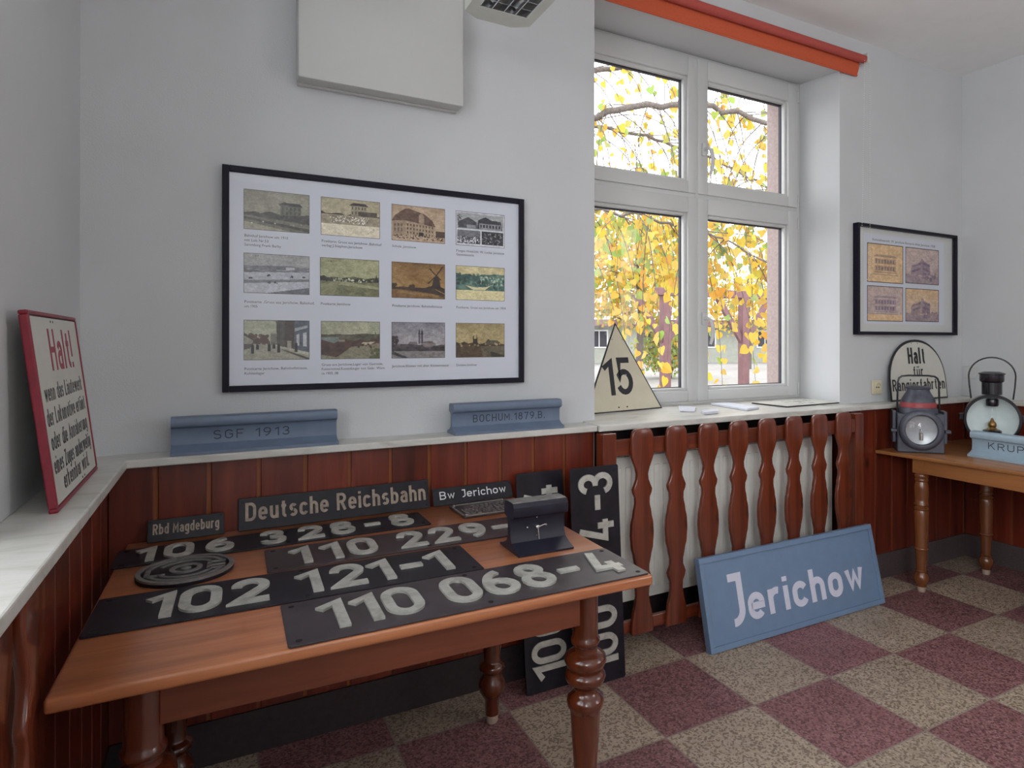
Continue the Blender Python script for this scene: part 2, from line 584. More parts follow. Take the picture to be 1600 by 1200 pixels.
g_('R', 3.4, [(0, 0), (0, 6.5), (1.8, 6.5)] + A(1.8, 5.0, 1.5, 1.5, 90, -90) + [(0, 3.5)], [(1.7, 3.5), (3.4, 0)])
g_('S', 3.2, A(1.6, 5.05, 1.5, 1.45, 25, 270) , A(1.6, 2.05, 1.6, 1.55, 90, -155))
g_('U', 3.3, [(0, 7), (0, 2.2)] + A(1.65, 2.2, 1.65, 1.7, 180, 360) + [(3.3, 7)])
g_('Z', 3.2, [(0, 6.5), (3.1, 6.5), (0.1, 0.5), (3.4, 0.5)])
OA = stad(2.7, .5, 4.5, 1.4)
g_('a', 2.6, A(1.3, 3.1, 1.3, 1.4, 155, 0) + [(2.6, 0)], [(2.6, 2.85), (1.2, 2.85)] + A(1.2, 1.67, 1.2, 1.17, 90, 270) + [(2.6, 0.5)])
g_('b', 2.7, [(0, 0), (0, 7)], OA)
g_('c', 2.5, A(1.35, 3.1, 1.35, 1.4, 25, 180) + A(1.35, 1.9, 1.35, 1.4, 180, 335))
g_('d', 2.7, [(2.7, 0), (2.7, 7)], OA)
g_('e', 2.7, [(0.1, 2.5), (2.7, 2.5), (2.7, 3.1)] + A(1.35, 3.1, 1.35, 1.4, 0, 180) + A(1.35, 1.9, 1.35, 1.4, 180, 325))
g_('f', 1.8, [(0.7, 0), (0.7, 5.2)] + A(2.0, 5.2, 1.3, 1.3, 180, 100), [(-0.3, 4.4), (1.9, 4.4)])
g_('g', 2.7, OA, [(2.7, 5), (2.7, -0.2)] + A(1.35, -0.2, 1.35, 1.3, 0, -150))
g_('h', 2.6, [(0, 0), (0, 7)], A(1.3, 3.1, 1.3, 1.4, 180, 0) + [(2.6, 0)])
g_('i', 0, [(0, 0), (0, 5)], [(0, 5.9), (0, 6.9)])
g_('k', 2.6, [(0, 0), (0, 7)], [(2.5, 5), (0.1, 2.1)], [(1.0, 3.0), (2.7, 0)])
g_('l', 0.4, [(0, 7), (0, 0)])
g_('m', 4.4, [(0, 0), (0, 5)], A(1.1, 3.3, 1.1, 1.2, 180, 0) + [(2.2, 0)], A(3.3, 3.3, 1.1, 1.2, 180, 0) + [(4.4, 0)])
g_('n', 2.6, [(0, 0), (0, 5)], A(1.3, 3.1, 1.3, 1.4, 180, 0) + [(2.6, 0)])
g_('o', 2.7, OA)
g_('r', 1.7, [(0, 0), (0, 5)], A(1.5, 3.0, 1.5, 1.5, 180, 70))
g_('s', 2.3, A(1.15, 3.5, 1.1, 1.0, 30, 255), A(1.15, 1.5, 1.15, 1.0, 80, -150))
g_('t', 1.6, [(0.6, 6.4), (0.6, 1.6)] + A(1.7, 1.6, 1.1, 1.1, 180, 275), [(-0.4, 4.5), (1.8, 4.5)])
g_('u', 2.6, [(2.6, 0), (2.6, 5)], [(0, 5), (0, 1.9)] + A(1.3, 1.9, 1.3, 1.4, 180, 360))
g_('v', 2.8, [(0, 5), (1.4, 0.1), (2.8, 5)])
g_('w', 4.0, [(0, 5), (1.0, 0.3), (2.0, 4.5), (3.0, 0.3), (4.0, 5)])
for a_, b_ in (('ä', 'a'), ('ö', 'o'), ('ü', 'u')):
    g_(a_, G[b_][0], *G[b_][1], [(0.5, 5.9), (0.5, 6.9)], [(2.1, 5.9), (2.1, 6.9)])


def stroke(bm, pts, w, z0, z1):
    closed = pts[-1] == 'c'
    if closed:
        pts = pts[:-1]
    cl = []
    for p in pts:
        if not cl or (p[0] - cl[-1][0]) ** 2 + (p[1] - cl[-1][1]) ** 2 > 1e-10 * max(1, w * w):
            cl.append(p)
    if closed and (cl[0][0] - cl[-1][0]) ** 2 + (cl[0][1] - cl[-1][1]) ** 2 < (0.02 * w) ** 2:
        cl.pop()
    n = len(cl)
    P = [Vector(p) for p in cl]
    L, Rr = [], []
    for i in range(n):
        if closed:
            d0 = (P[i] - P[i - 1]).normalized()
            d1 = (P[(i + 1) % n] - P[i]).normalized()
        else:
            d0 = (P[i] - P[i - 1]).normalized() if i else (P[1] - P[0]).normalized()
            d1 = (P[i + 1] - P[i]).normalized() if i < n - 1 else d0
        n0, n1 = Vector((-d0.y, d0.x)), Vector((-d1.y, d1.x))
        m = n0 + n1
        if m.length < 1e-6:
            m = n0
        m.normalize()
        k = w / 2 / max(0.42, m.dot(n0))
        L.append(P[i] + m * k)
        Rr.append(P[i] - m * k)
    vs = [[bm.verts.new((q.x, q.y, z)) for q in S_] for z in (z0, z1) for S_ in (L, Rr)]
    l0, r0, l1, r1 = vs
    for i in range(n if closed else n - 1):
        j = (i + 1) % n
        bm.faces.new((r1[i], r1[j], l1[j], l1[i]))
        bm.faces.new((l0[i], l0[j], r0[j], r0[i]))
        bm.faces.new((l1[i], l1[j], l0[j], l0[i]))
        bm.faces.new((r0[i], r0[j], r1[j], r1[i]))
    if not closed:
        bm.faces.new((l0[0], r0[0], r1[0], l1[0]))
        bm.faces.new((r0[-1], l0[-1], l1[-1], r1[-1]))


def glyph(bm, ch, x, y, h, z0, z1, sw=1.0, sx=1.0, frame=None):
    """draw one character with its left edge at x; cap height h; returns its advance width (without spacing)"""
    k = h / 7
    w, strokes = G[ch]
    for q, s in enumerate(strokes):
        pts = [p if p == 'c' else (x + (p[0] * sx + sw / 2) * k, y + p[1] * k) for p in s]
        n0 = len(bm.verts)
        stroke(bm, pts, sw * k, z0 + q * .00013, z1 - q * .00022)
        if ch in 'vwMA1':       # cut the mitres flush with the line
            top = y + (5 if ch in 'vw' else 7) * k
            bm.verts.ensure_lookup_table()
            for q_ in bm.verts[n0:]:
                q_.co.y = min(max(q_.co.y, y), top)
    return (w * sx + sw) * k


def text_width(txt, h, sw=1.0, sx=1.0, gap=1.0, space=3.0):
    k = h / 7
    tot = 0
    for ch in txt:
        tot += space * sx * k if ch == ' ' else (G[ch][0] * sx + sw + gap) * k
    return tot - gap * k


def line(bm, txt, x, y, h, z0, z1, sw=1.0, sx=1.0, gap=1.0, space=3.0, width=None):
    """a line of lettering with baseline at y; width solves the horizontal scale so the line spans it"""
    if width:
        lo, hi = 0.1, 4.0
        for _ in range(40):
            m = (lo + hi) / 2
            if text_width(txt, h, sw, m, gap * m, space) < width:
                lo = m
            else:
                hi = m
        sx = lo
        gap = gap * sx
    k = h / 7
    for ch in txt:
        if ch == ' ':
            x += space * sx * k
        else:
            x += glyph(bm, ch, x, y, h, z0, z1, sw, sx) + gap * k
    return x


def words(parent, name, txt, x, y, h, z0, z1, mat, sw=1.0, gap=1.0, space=3.0, width=None, label=None, xf=None):
    """a line of lettering, each word a mesh of its own"""
    sx = 1.0
    if width:
        lo, hi = 0.1, 4.0
        for _ in range(40):
            m = (lo + hi) / 2
            if text_width(txt, h, sw, m, gap * m, space) < width:
                lo = m
            else:
                hi = m
        sx = lo
    k = h / 7
    for wd in txt.split(' '):
        bm = B()
        x = line(bm, wd, x, y, h, z0, z1, sw, sx, gap * sx, space) + space * sx * k
        bmesh.ops.recalc_face_normals(bm, faces=bm.faces[:])
        if xf is not None:
            bmesh.ops.transform(bm, matrix=xf, verts=bm.verts[:])
        obj(name, bm, mat, parent, label=label, smooth=35)


_font_cache = {}


def type_mesh(bm, txt, x, z, size, y, width=None):
    """small printed sans lettering from the built-in font, standing in the xz plane"""
    key = txt
    if key not in _font_cache:
        cu = bpy.data.curves.new('caption_type', 'FONT')
        cu.body = txt
        cu.size = 1
        cu.resolution_u = 2
        o = bpy.data.objects.new('caption_type', cu)
        COL.objects.link(o)
        dg = bpy.context.evaluated_depsgraph_get()
        me = bpy.data.meshes.new_from_object(o.evaluated_get(dg))
        vs = [v.co.copy() for v in me.vertices]
        fs = [tuple(p.vertices) for p in me.polygons]
        bpy.data.objects.remove(o)
        bpy.data.curves.remove(cu)
        bpy.data.meshes.remove(me)
        _font_cache[key] = (vs, fs)
    vs, fs = _font_cache[key]
    wx = max(v.x for v in vs)
    sx = size if width is None else width / wx
    nv = [bm.verts.new((x + v.x * sx, y, z + v.y * size)) for v in vs]
    for f in fs:
        try:
            bm.faces.new([nv[i] for i in f])
        except ValueError:
            pass


# ------------------------------------------------------------------ measures of the room
DW = 2.48        # inner face of the window wall
XL, XR = -0.382, 4.272
ZC = 3.115
ZS = 1.003       # top of the stone ledge
WN0, WN1, WZ = 1.457, 3.079, 2.93   # window niche
YO = 2.96        # outer face of the wall
YB = -3.0

bm = B()
v_ = [bm.verts.new(p) for p in ((XL - .3, YB - .2, 0), (XR + .2, YB - .2, 0), (XR + .2, YO, 0), (XL - .3, YO, 0))]
bm.faces.new(v_)
obj('floor', bm, M['floor'], kind='structure')
bm = B()
box(bm, XL - .5, XR + .3, YB - .3, YO, ZC, ZC + .2)
obj('ceiling', bm, M['ceiling'], kind='structure')

bm = B()
box(bm, XL - .5, WN0, DW, YO, 0, ZC)
box(bm, WN1, XR + .3, DW, YO, 0, ZC)
# lintel, slightly higher at the window than at the room face
prism(bm, [(DW, 2.905), (2.80, WZ), (YO, WZ), (YO, ZC), (DW, ZC)], WN0, WN1, lambda a, b, c: (c, a, b))
box(bm, WN0, WN1, 2.62, YO, 0, 0.972)
obj('wall_back', bm, M['wall'], kind='structure')
# outer stone reveal, narrower than the inner niche
bm = B()
ring_frame(bm, WN0 - .02, WN1 + .02, 0.9, WZ + .06, .07, .07, .11, .08, 2.84, YO + .03)
obj('trim_1', bm, M['stone'], kind='structure')

# left wall with its own window niche nearer to the photographer
LW0, LW1 = -0.12, 1.47
LW2, LW3 = -1.10, -2.70  # second opening, added to let the rear fill lamp in
bm = B()
box(bm, XL - .5, XL, LW1, DW, 0, ZC)
box(bm, XL - .5, XL, LW2, LW0, 0, ZC)
box(bm, XL - .5, XL, YB - .3, LW3, 0, ZC)
box(bm, XL - .5, XL, LW3, LW2, 2.9, ZC)
box(bm, XL - .5, XL, LW3, LW2, 0, .97)
box(bm, XL - .5, XL, LW0, LW1, 2.9, ZC)
box(bm, XL - .5, XL - .14, LW0, LW1, 0, 0.97)
obj('wall_left', bm, M['wall'], kind='structure')
bm = B()
RW0, RW1 = -2.316, -0.684  # unseen opening added for the right fill lamp
box(bm, XR, XR + .3, RW1, DW, 0, ZC)
box(bm, XR, XR + .3, YB - .3, RW0, 0, ZC)
box(bm, XR, XR + .3, RW0, RW1, 0, ZS - .03)
box(bm, XR, XR + .3, RW0, RW1, 2.93, ZC)
obj('wall_right', bm, M['wall'], kind='structure')
bm = B()
box(bm, XL, XR, YB - .3, YB, 0, ZC)
obj('wall_rear', bm, M['wall'], kind='structure')

# stone ledges
YF = 2.345
bm = B()
box(bm, XL, 1.395, YF + .002, DW, ZS - .025, ZS, .004)
obj('trim_2', bm, M['marble'], kind='structure')
bm = B()
box(bm, 1.397, 2.895, YF - .010, DW, ZS - .026, ZS + .001, .004)
box(bm, WN0 + .001, WN1 - .001, DW - .01, 2.77, ZS - .026, ZS + .001)
for q in bm.verts:      # the window board rises a little towards the window
    q.co.z += (q.co.y - 2.335) * .038
obj('trim_3', bm, M['marble'], kind='structure')
bm = B()
box(bm, 2.897, XR, YF + .004, DW, ZS - .025, ZS, .004)
obj('trim_4', bm, M['marble'], kind='structure')
bm = B()
box(bm, XL, -0.248, YB + .3, YF, ZS - .025, ZS + .001, .004)
box(bm, XL - .3, XL + .01, LW0 + .002, LW1 - .002, ZS - .025, ZS + .001)
obj('trim_5', bm, M['marble'], kind='structure')
bm = B()
box(bm, 4.13, XR, YB + .3, YF + .004, ZS - .025, ZS, .004)
obj('trim_6', bm, M['marble'], kind='structure')


# wainscot of upright boards with pale tongues between them
def boards_x(bm, x0, x1, yf, z0, z1, off=-0.036, per=0.1435):
    box(bm, x0, x1, yf + .006, yf + .018, z0, z1, 0, 1)
    k = math.floor((x0 - off) / per)
    while off + k * per < x1:
        a, b = max(x0, off + k * per + .006), min(x1, off + (k + 1) * per - .006)
        if b - a > .004:
            box(bm, a, b, yf, yf + .010, z0, z1, .003)
        k += 1


def boards_y(bm, y0, y1, xf, sgn, z0, z1, off=-0.036, per=0.1435):
    xa, xb = sorted((xf + sgn * .006, xf + sgn * .018))
    box(bm, xa, xb, y0, y1, z0, z1, 0, 1)
    k = math.floor((y0 - off) / per)
    while off + k * per < y1:
        a, b = max(y0, off + k * per + .006), min(y1, off + (k + 1) * per - .006)
        if b - a > .004:
            xa, xb = sorted((xf, xf + sgn * .010))
            box(bm, xa, xb, a, b, z0, z1, .003)
        k += 1


YW = 2.385
bm = B()
boards_x(bm, -0.30, 1.40, YW, 0.14, ZS - .026)
obj('trim_7', bm, [M['wainscot'], M['tongue']], kind='structure')
bm = B()
boards_x(bm, 3.06, 4.14, YW, 0.14, ZS - .026)
obj('trim_8', bm, [M['wainscot'], M['tongue']], kind='structure')
bm = B()
boards_y(bm, 1.56, YW - .002, -0.30, -1, 0.14, ZS - .026)
obj('trim_9', bm, [M['wainscot_y'], M['tongue']], kind='structure')
bm = B()
boards_y(bm, YB + .3, YW - .002, 4.14, 1, 0.14, ZS - .026, off=2.105 - 0.1435 * 40)
obj('trim_10', bm, [M['wainscot_y'], M['tongue']], kind='structure')
# niche cheeks beside the radiators
bm = B()
box(bm, 1.385, 1.403, YW + .02, 2.62, 0, ZS - .026)
box(bm, 3.057, 3.075, YW + .02, 2.62, 0, ZS - .026)
box(bm, XL - .14, -0.318, 1.542, 1.56, 0, ZS - .026)
obj('trim_11', bm, M['wainscot'], kind='structure')
# thin dark sheets set inside the radiator niches
M['niche_sheet'] = plain('dark_niche_sheet', (0.022, 0.016, 0.018), 0.8, vary=.2)
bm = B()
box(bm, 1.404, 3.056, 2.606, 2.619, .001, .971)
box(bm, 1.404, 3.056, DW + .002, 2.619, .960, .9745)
obj('trim_12', bm, M['niche_sheet'], kind='structure')
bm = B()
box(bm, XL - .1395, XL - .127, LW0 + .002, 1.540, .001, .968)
obj('trim_13', bm, M['niche_sheet'], kind='structure')
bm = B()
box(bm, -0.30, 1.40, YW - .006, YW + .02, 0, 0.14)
obj('baseboard_back', bm, plain('skirting_with_shade', (0.030, 0.020, 0.022), .6, vary=.3, scale=60), kind='structure')  # shade under the table put into this run's darker colour
bm = B()
box(bm, 3.06, 4.14, YW - .006, YW + .02, 0, 0.14)
obj('baseboard_back', bm, M['skirting'], kind='structure')
bm = B()
box(bm, -0.32, -0.294, 1.56, YW - .006, 0, 0.14)
obj('baseboard_left', bm, M['skirting'], kind='structure')
bm = B()
box(bm, 4.134, 4.16, YB + .3, YW - .006, 0, 0.14)
obj('baseboard_right', bm, M['skirting'], kind='structure')


# ------------------------------------------------------------------ windows
def handle(parent, x, y, z):
    bm = B()
    box(bm, x - .014, x + .014, y - .012, y, z - .035, z + .035, .004)
    pts = [(x, y - .008, z), (x + .002, y - .035, z + .002), (x + .012, y - .052, z - .012), (x + .020, y - .056, z - .05), (x + .020, y - .052, z - .10), (x + .012, y - .046, z - .14)]
    tube(bm, pts, [.009, .010, .011, .0105, .010, .008], 10)
    return obj('window_handle', bm, M['pvc'], parent, smooth=40)


def window(name, W, mat=None):
    """four-light plastic window in its own xz plane, room side facing -y"""
    root = thing(name, None, None, kind='structure', mat=mat)
    y = 2.755
    x0, x1, xm, z0, z1 = WN0 + .002, WN1 - .002, 2.272, ZS + .018, WZ - .003
    bm = B()
    ring_frame(bm, x0, x1, z0, z1, .034, .034, .028, .022, y + .012, y + .085, .003)
    box(bm, x0 + .03, x1 - .03, y + .012, y + .085, 2.142, 2.174, .003)
    box(bm, xm - .012, xm + .012, y + .004, y + .085, z0 + .02, z1 - .02, .003)
    obj('window_frame', bm, M['pvc'], root, smooth=30)
    for (a, b, c, d, l, r) in ((x0 + .03, xm - .003, z0 + .016, 2.146, .082, .062), (xm + .003, x1 - .032, z0 + .016, 2.146, .070, .078),
                               (x0 + .03, xm - .003, 2.170, z1 - .018, .082, .062), (xm + .003, x1 - .032, 2.170, z1 - .018, .070, .078)):
        lower = c < 2
        bo, to = (.057, .085) if lower else (.062, .105)
        bm = B()
        ring_frame(bm, a, b, c, d, l, r, bo, to, y, y + .065, .004)
        s = obj('sash', bm, M['pvc'], root, smooth=30)
        bm = B()
        ring_frame(bm, a + l - .004, b - r + .004, c + bo - .004, d - to + .004, .020, .020, .020, .020, y + .016, y + .046, .006)
        obj('glazing_bead', bm, M['pvc'], s, smooth=30)
        bm = B()
        ring_frame(bm, a + l + .012, b - r - .012, c + bo + .012, d - to - .012, .0075, .0075, .0075, .0095, y + .044, y + .062)
        obj('gasket', bm, M['gasket'], s, label='dark sealing strip')
        bm = B()
        box(bm, a + l, b - r, y + .050, y + .054, c + bo, d - to)
        obj('pane', bm, M['glass'], s)
        if a > xm - .01:
            handle(s, a + .038, y, (c + d) / 2 - (.105 if lower else .125))
            bm = B()
            tube(bm, [(b + .010, y + .006, c + .01), (b + .010, y + .006, c + .075)], .006, 8)
            tube(bm, [(b + .010, y + .006, d - .10), (b + .010, y + .006, d - .035)], .006, 8)
            obj('hinge', bm, M['pvc'], s, smooth=40)
    return root


window('window_1', 0)
# the same kind of window in the left wall, out of the photograph
mt = Matrix.Rotation(R(90), 4, 'Z')
mt.translation = Vector((XL - .20 + 2.755, 0.675 - 2.268, 0))
window('window_2', 0, mt)
mt = Matrix.Rotation(R(-90), 4, 'Z')
mt.translation = Vector((XR + .20 - 2.755, -1.5 + 2.268, 0))
window('added_window', 0, mt)  # unseen window added in front of the right fill lamp


# ------------------------------------------------------------------ radiators and slatted screens
SLAT = [(.986, .040), (.983, .048), (.975, .056), (.964, .061), (.945, .0645), (.90, .0655), (.868, .0640), (.845, .057), (.815, .046), (.790, .0405), (.765, .0425), (.742, .051), (.724, .0580),
        (.708, .0555), (.690, .048), (.665, .047), (.62, .055), (.57, .0635), (.53, .0655), (.48, .0625), (.43, .053), (.395, .0455), (.37, .0455), (.35, .053), (.335, .0570),
        (.318, .0535), (.295, .045), (.265, .0435), (.235, .048), (.19, .058), (.14, .063), (.105, .0635)]


def slat_outline():
    """height and half width down a slat, with the waves smoothed and the small points kept"""
    out = []
    for (za, wa), (zb, wb) in zip(SLAT, SLAT[1:]):
        n = max(1, int((za - zb) / .012))
        for k in range(n):
            t_ = k / n
            e = t_ * t_ * (3 - 2 * t_) if za < .95 else t_
            out.append((za + (zb - za) * t_, wa + (wb - wa) * e))
    out.append(SLAT[-1])
    return [(z, .0585 - (.0655 - w) * 1.18) for z, w in out]


def screen(name, n, first, label, posts, mat=None, group=None):
    root = thing(name, label, 'radiator screen', mat=mat, group='radiator screens')
    xs = [first + .006 + .1845 * k for k in range(n)]
    me = None
    for x in xs:
        if me is None:
            bm = B()
            rings = []
            for z, w in slat_outline():
                ring = [(-w + .006, 2.285), (-w + .002, 2.2862), (-w, 2.290), (-w, 2.3025), (-w + .0025, 2.305),
                        (w - .0025, 2.305), (w, 2.3025), (w, 2.290), (w - .002, 2.2862), (w - .006, 2.285)]
                rings.append([bm.verts.new((a, b, z)) for a, b in ring])
            for p, q in zip(rings, rings[1:]):
                for i in range(10):
                    bm.faces.new((p[i], p[(i + 1) % 10], q[(i + 1) % 10], q[i]))
            bm.faces.new(rings[0])
            bm.faces.new(rings[-1][::-1])
            bmesh.ops.recalc_face_normals(bm, faces=bm.faces[:])
            o = obj('slat', bm, M['fence'], root, smooth=50)
            me = o.data
        else:
            o = bpy.data.objects.new('slat', me)
            COL.objects.link(o)
            o.parent = root
        o.location = (x, 0, 0)
    a, b = posts
    for z0, z1 in ((.872, .943), (.108, .160)):
        bm = B()
        box(bm, a + .034, b - .034, 2.3055, 2.327, z0, z1, .003)
        obj('rail', bm, M['rail_wood'], root)
    for x in (a, b):
        bm = B()
        box(bm, x - .034, x + .034, 2.302, 2.360, 0.0, .972, .004)
        obj('post', bm, M['fence'], root)
    return root


screen('radiator_screen', 8, 1.580, 'red-brown varnished screen of wavy wooden slats below the window', (1.428, 3.020))


def radiator(name, x0, x1, y, z0, z1, label, mat=None):
    root = thing(name, label, 'radiator', (0, 0, 0), mat=mat, group='panel radiators')
    bm = B()
    n = int((x1 - x0 - .05) / .0515)
    per = (x1 - x0 - .05) / n
    box(bm, x0, x1, y, y + .018, z0, z1, .006)
    for k in range(n):
        cx = x0 + .025 + (k + .5) * per
        box(bm, cx - .017, cx + .017, y - .008, y + .004, z0 + .045, z1 - .045, .0075)
    obj('front_panel', bm, M['radiator'], root, smooth=40)
    bm = B()
    box(bm, x0, x1, y + .045, y + .10, z0 + .005, z1 - .01, .006)
    obj('rear_panel', bm, M['radiator'], root, smooth=40)
    bm = B()
    for x in (x0 - .004, x1):
        box(bm, x, x + .004, y + .01, y + .098, z0 + .01, z1 + .004)
    for k in range(40):
        xx = x0 + .01 + k * (x1 - x0 - .02) / 40
        box(bm, xx, xx + .006, y + .012, y + .096, z1 - .004, z1 + .003)
    obj('grille', bm, M['radiator'], root)
    for x in (x0 + .2, x1 - .2):
        bm = B()
        box(bm, x - .012, x + .012, y + .10, min(y + .152, 2.604) if mat is None else y + .131, z1 - .15, z1 - .11)
        obj('wall_bracket', bm, M['radiator'], root)
    return root


radiator('radiator', 1.515, 2.985, 2.452, .175, .835, 'white fluted panel radiator behind the slat screen under the window')

# left wall: same screen and radiator, only their far ends reach the photograph
ml = Matrix.Rotation(R(90), 4, 'Z')          # local x -> world y, local y -> world -x
ml.translation = Vector((-0.276 + 2.283, -0.063, 0))
r2 = screen('radiator_screen', 7, 0.356 + .0, 'dark red wooden slat screen below the stone ledge at the left edge', (0.20, 1.605), mat=ml)
ml2 = Matrix.Rotation(R(90), 4, 'Z')
ml2.translation = Vector((-0.372 + 2.452, 0, 0))
radiator('radiator', 0.05, 1.45, 2.452, .175, .835, 'radiator glimpsed as a shiny strip between the slats at the left edge', mat=ml2)


# ------------------------------------------------------------------ plates with raised numerals
def number_plate(label, mat, L_, H_, chars, hch, y0, plate_mat, th=.004, holes='corners', nm='number_plate', num_mat='alu', sw=1.06, rise=.006):
    """chars: (character, left x). Local x along the number, local y up the plate, z out of the face"""
    root = thing(nm, label, 'sign', mat=mat, group='locomotive number plates')
    bm = B()
    r = .008
    poly = []
    for cx, cy, a0 in ((L_ - r, r, -90), (L_ - r, H_ - r, 0), (r, H_ - r, 90), (r, r, 180)):
        poly += A(cx, cy, r, r, a0, a0 + 90, 4)
    prism(bm, poly, 0, th, bev=.0008)
    obj('plate', bm, plate_mat, root)
    for ch, x, sx in chars:
        if ch not in '1-':
            x, sx = x + .0065, sx * .84
        bm = B()
        glyph(bm, ch, x, y0, hch, th - .0005, th + rise, sw, sx)
        bmesh.ops.recalc_face_normals(bm, faces=bm.faces[:])
        obj('dash' if ch == '-' else 'numeral', bm, M[num_mat], root, smooth=35)
    hs = [(.022, .022), (L_ - .022, .022), (.022, H_ - .022), (L_ - .022, H_ - .022)]
    if holes == 'mid':
        hs += [(L_ * .5, .020), (L_ * .5, H_ - .020)]
    for x, y in hs:
        bm = B()
        disc(bm, x, y, .0065, th - .002, th + .0006, 14)
        obj('screw_hole', bm, M['hole'], root)
    return root


TT = 0.745  # table top height
SX = 1.12


def flat(o, ang):
    return basis((o[0], o[1], TT + .0005), (math.cos(R(ang)), math.sin(R(ang)), 0), (-math.sin(R(ang)), math.cos(R(ang)), 0))


HC = .158
number_plate('black plate with raised numerals 110 068-4 along the front table edge', flat((.1155, 1.404), -.65), .872, .234,
             [('1', .062, 1), ('1', .133, 1), ('0', .204, 1.05), ('0', .345, 1.05), ('6', .444, 1.05), ('8', .543, 1.05), ('-', .651, 1.0), ('4', .742, 1.0)], HC, .042, M['plate_brown'], holes='mid')
number_plate('black plate with raised numerals 102 121-1, lying behind the 110 068-4 plate', flat((-.259, 1.658), -1.4), .878, .226,
             [('1', .094, 1), ('0', .163, 1.05), ('2', .268, 1.05), ('1', .412, 1), ('2', .494, 1.05), ('1', .588, 1), ('-', .667, 1.0), ('1', .742, 1)], HC, .034, M['black_plate'], holes='mid')
number_plate('black plate with raised numerals 110 229- reaching behind the rail clock', flat((.105, 1.889), -.9), .878, .204,
             [('1', .054, 1), ('1', .136, 1), ('0', .212, 1.0), ('2', .358, 1.0), ('2', .457, 1.0), ('9', .558, 1.0), ('-', .656, 1.0), ('3', .745, 1.0)], .150, .026, M['plate_brown'], holes='mid')
number_plate('black plate with raised numerals 106 328-8 lying at the back', flat((-.262, 2.122), 0.3), .878, .170,
             [('1', .040, 1), ('0', .110, 1.05), ('6', .214, 1.05), ('3', .358, 1.05), ('2', .468, 1.05), ('8', .562, 1.05), ('-', .667, 1.0), ('8', .752, 1.05)], .135, .020, M['black_plate'], holes='mid')

# two more numbers standing on end on the floor, reading upwards
mR = basis((1.432, 2.192, .001), (0, .058, .85), (-1, 0, 0))
number_plate('black number plate standing on end beside the slat screen, showing 4-3', mR, .855, .226,
             [('1', .036, 1), ('0', .100, 1.05), ('0', .208, 1.05), ('8', .345, 1.05), ('4', .447, 1.0), ('4', .560, 1.0), ('-', .660, 1.0), ('3', .728, 1.05)][:4] +
             [('4', .545, 1.05), ('-', .672, 1.0), ('3', .738, 1.05)], .158, .034, M['black_plate'])
mL = basis((1.229, 2.250, .001), (0, .105, .83), (-1, 0, 0))
number_plate('black number plate standing on end behind the rail clock, showing a lone 4', mL, .840, .210,
             [('1', .036, 1), ('0', .098, 1.05), ('0', .200, 1.05), ('0', .340, 1.05), ('6', .440, 1.05), ('-', .560, 1.0), ('4', .688, 1.1)], .150, .032, M['black_plate'])


def letter_plate(label, o, L_, H_, lean, txt, x, y, h, width, plate_mat, letter_mat, sw=1.0, rise=.003, holes=(), nm='sign_plate', gap=1.0, space=3.0):
    m = basis(o, (1, 0, 0), (0, lean, H_))
    root = thing(nm, label, 'sign', mat=m, group='lettered nameplates at the back of the table')
    bm = B()
    box(bm, 0, L_, 0, H_, 0, .005, .0012)
    obj('plate', bm, plate_mat, root)
    words(root, 'lettering', txt, x, y, h, .0045, .005 + rise, letter_mat, sw, gap, space, width)
    for hx, hy in holes:
        bm = B()
        disc(bm, hx, hy, .004, .003, .0056, 12)
        obj('screw_hole', bm, M['hole'], root)
    return root


letter_plate('dark nameplate lettered Deutsche Reichsbahn propped against the boards', (.047, 2.352, TT), .626, .104, .028, 'Deutsche Reichsbahn', .020, .030, .058, .592,
             M['black_plate'], M['alu_dull'], 1.1, .004, [(.012, .012), (.614, .012), (.012, .092), (.614, .092), (.313, .012), (.313, .093)])
letter_plate('small dark nameplate lettered Rbd Magdeburg in the dim left corner', (-.199, 2.352, TT), .206, .068, .028, 'Rbd Magdeburg', .014, .022, .032, .178,
             M['black_plate'], M['alu_dull'], 0.95, .002, [(.008, .008), (.198, .008), (.008, .060), (.198, .060)])
letter_plate('black nameplate lettered Bw Jerichow in white, propped beside the Deutsche Reichsbahn plate', (.688, 2.352, TT), .318, .066, .028, 'Bw Jerichow', .026, .022, .030, .266,
             M['black_plate'], M['white_bw'], 0.85, .0015, [(.008, .008), (.310, .008), (.008, .058), (.310, .058), (.1, .008), (.2, .008)])

# cast maker's plate lying flat
mk = thing('cast_plate', 'small cast metal plate with raised rim and worn relief, behind the clock', 'sign', mat=basis((.735, 2.142, TT + .0005), (1, 0.005, 0), (-.005, 1, 0)))
bm = B()
box(bm, 0, .218, 0, .165, 0, .007, .002)
obj('plate', bm, M['plate_brown'], mk)
bm = B()
for q in ((0, .218, 0, .008), (0, .218, .157, .165), (0, .007, 0, .165), (.211, .218, 0, .165)):
    box(bm, q[0], q[1], q[2], q[3], .006, .0105, .0012)
obj('rim', bm, M['cast'], mk)
bm = B()
rnd = random.Random(5)
for k in range(6):
    y = .024 + k * .021
    x = .02 + (.05 if k > 3 else 0)
    while x < .19:
        w = rnd.uniform(.006, .016)
        box(bm, x, min(x + w, .20), y, y + .009, .0065, .009, .0008)
        x += w + rnd.uniform(.004, .008)
obj('relief', bm, M['cast'], mk)
for x, y in ((.012, .012), (.206, .012), (.012, .153), (.206, .153)):
    bm = B()
    lathe(bm, [(.006, .006), (.006, .011), (.003, .013)], (x, y, 0), 12)
    obj('screw_head', bm, M['bright'], mk, smooth=40)

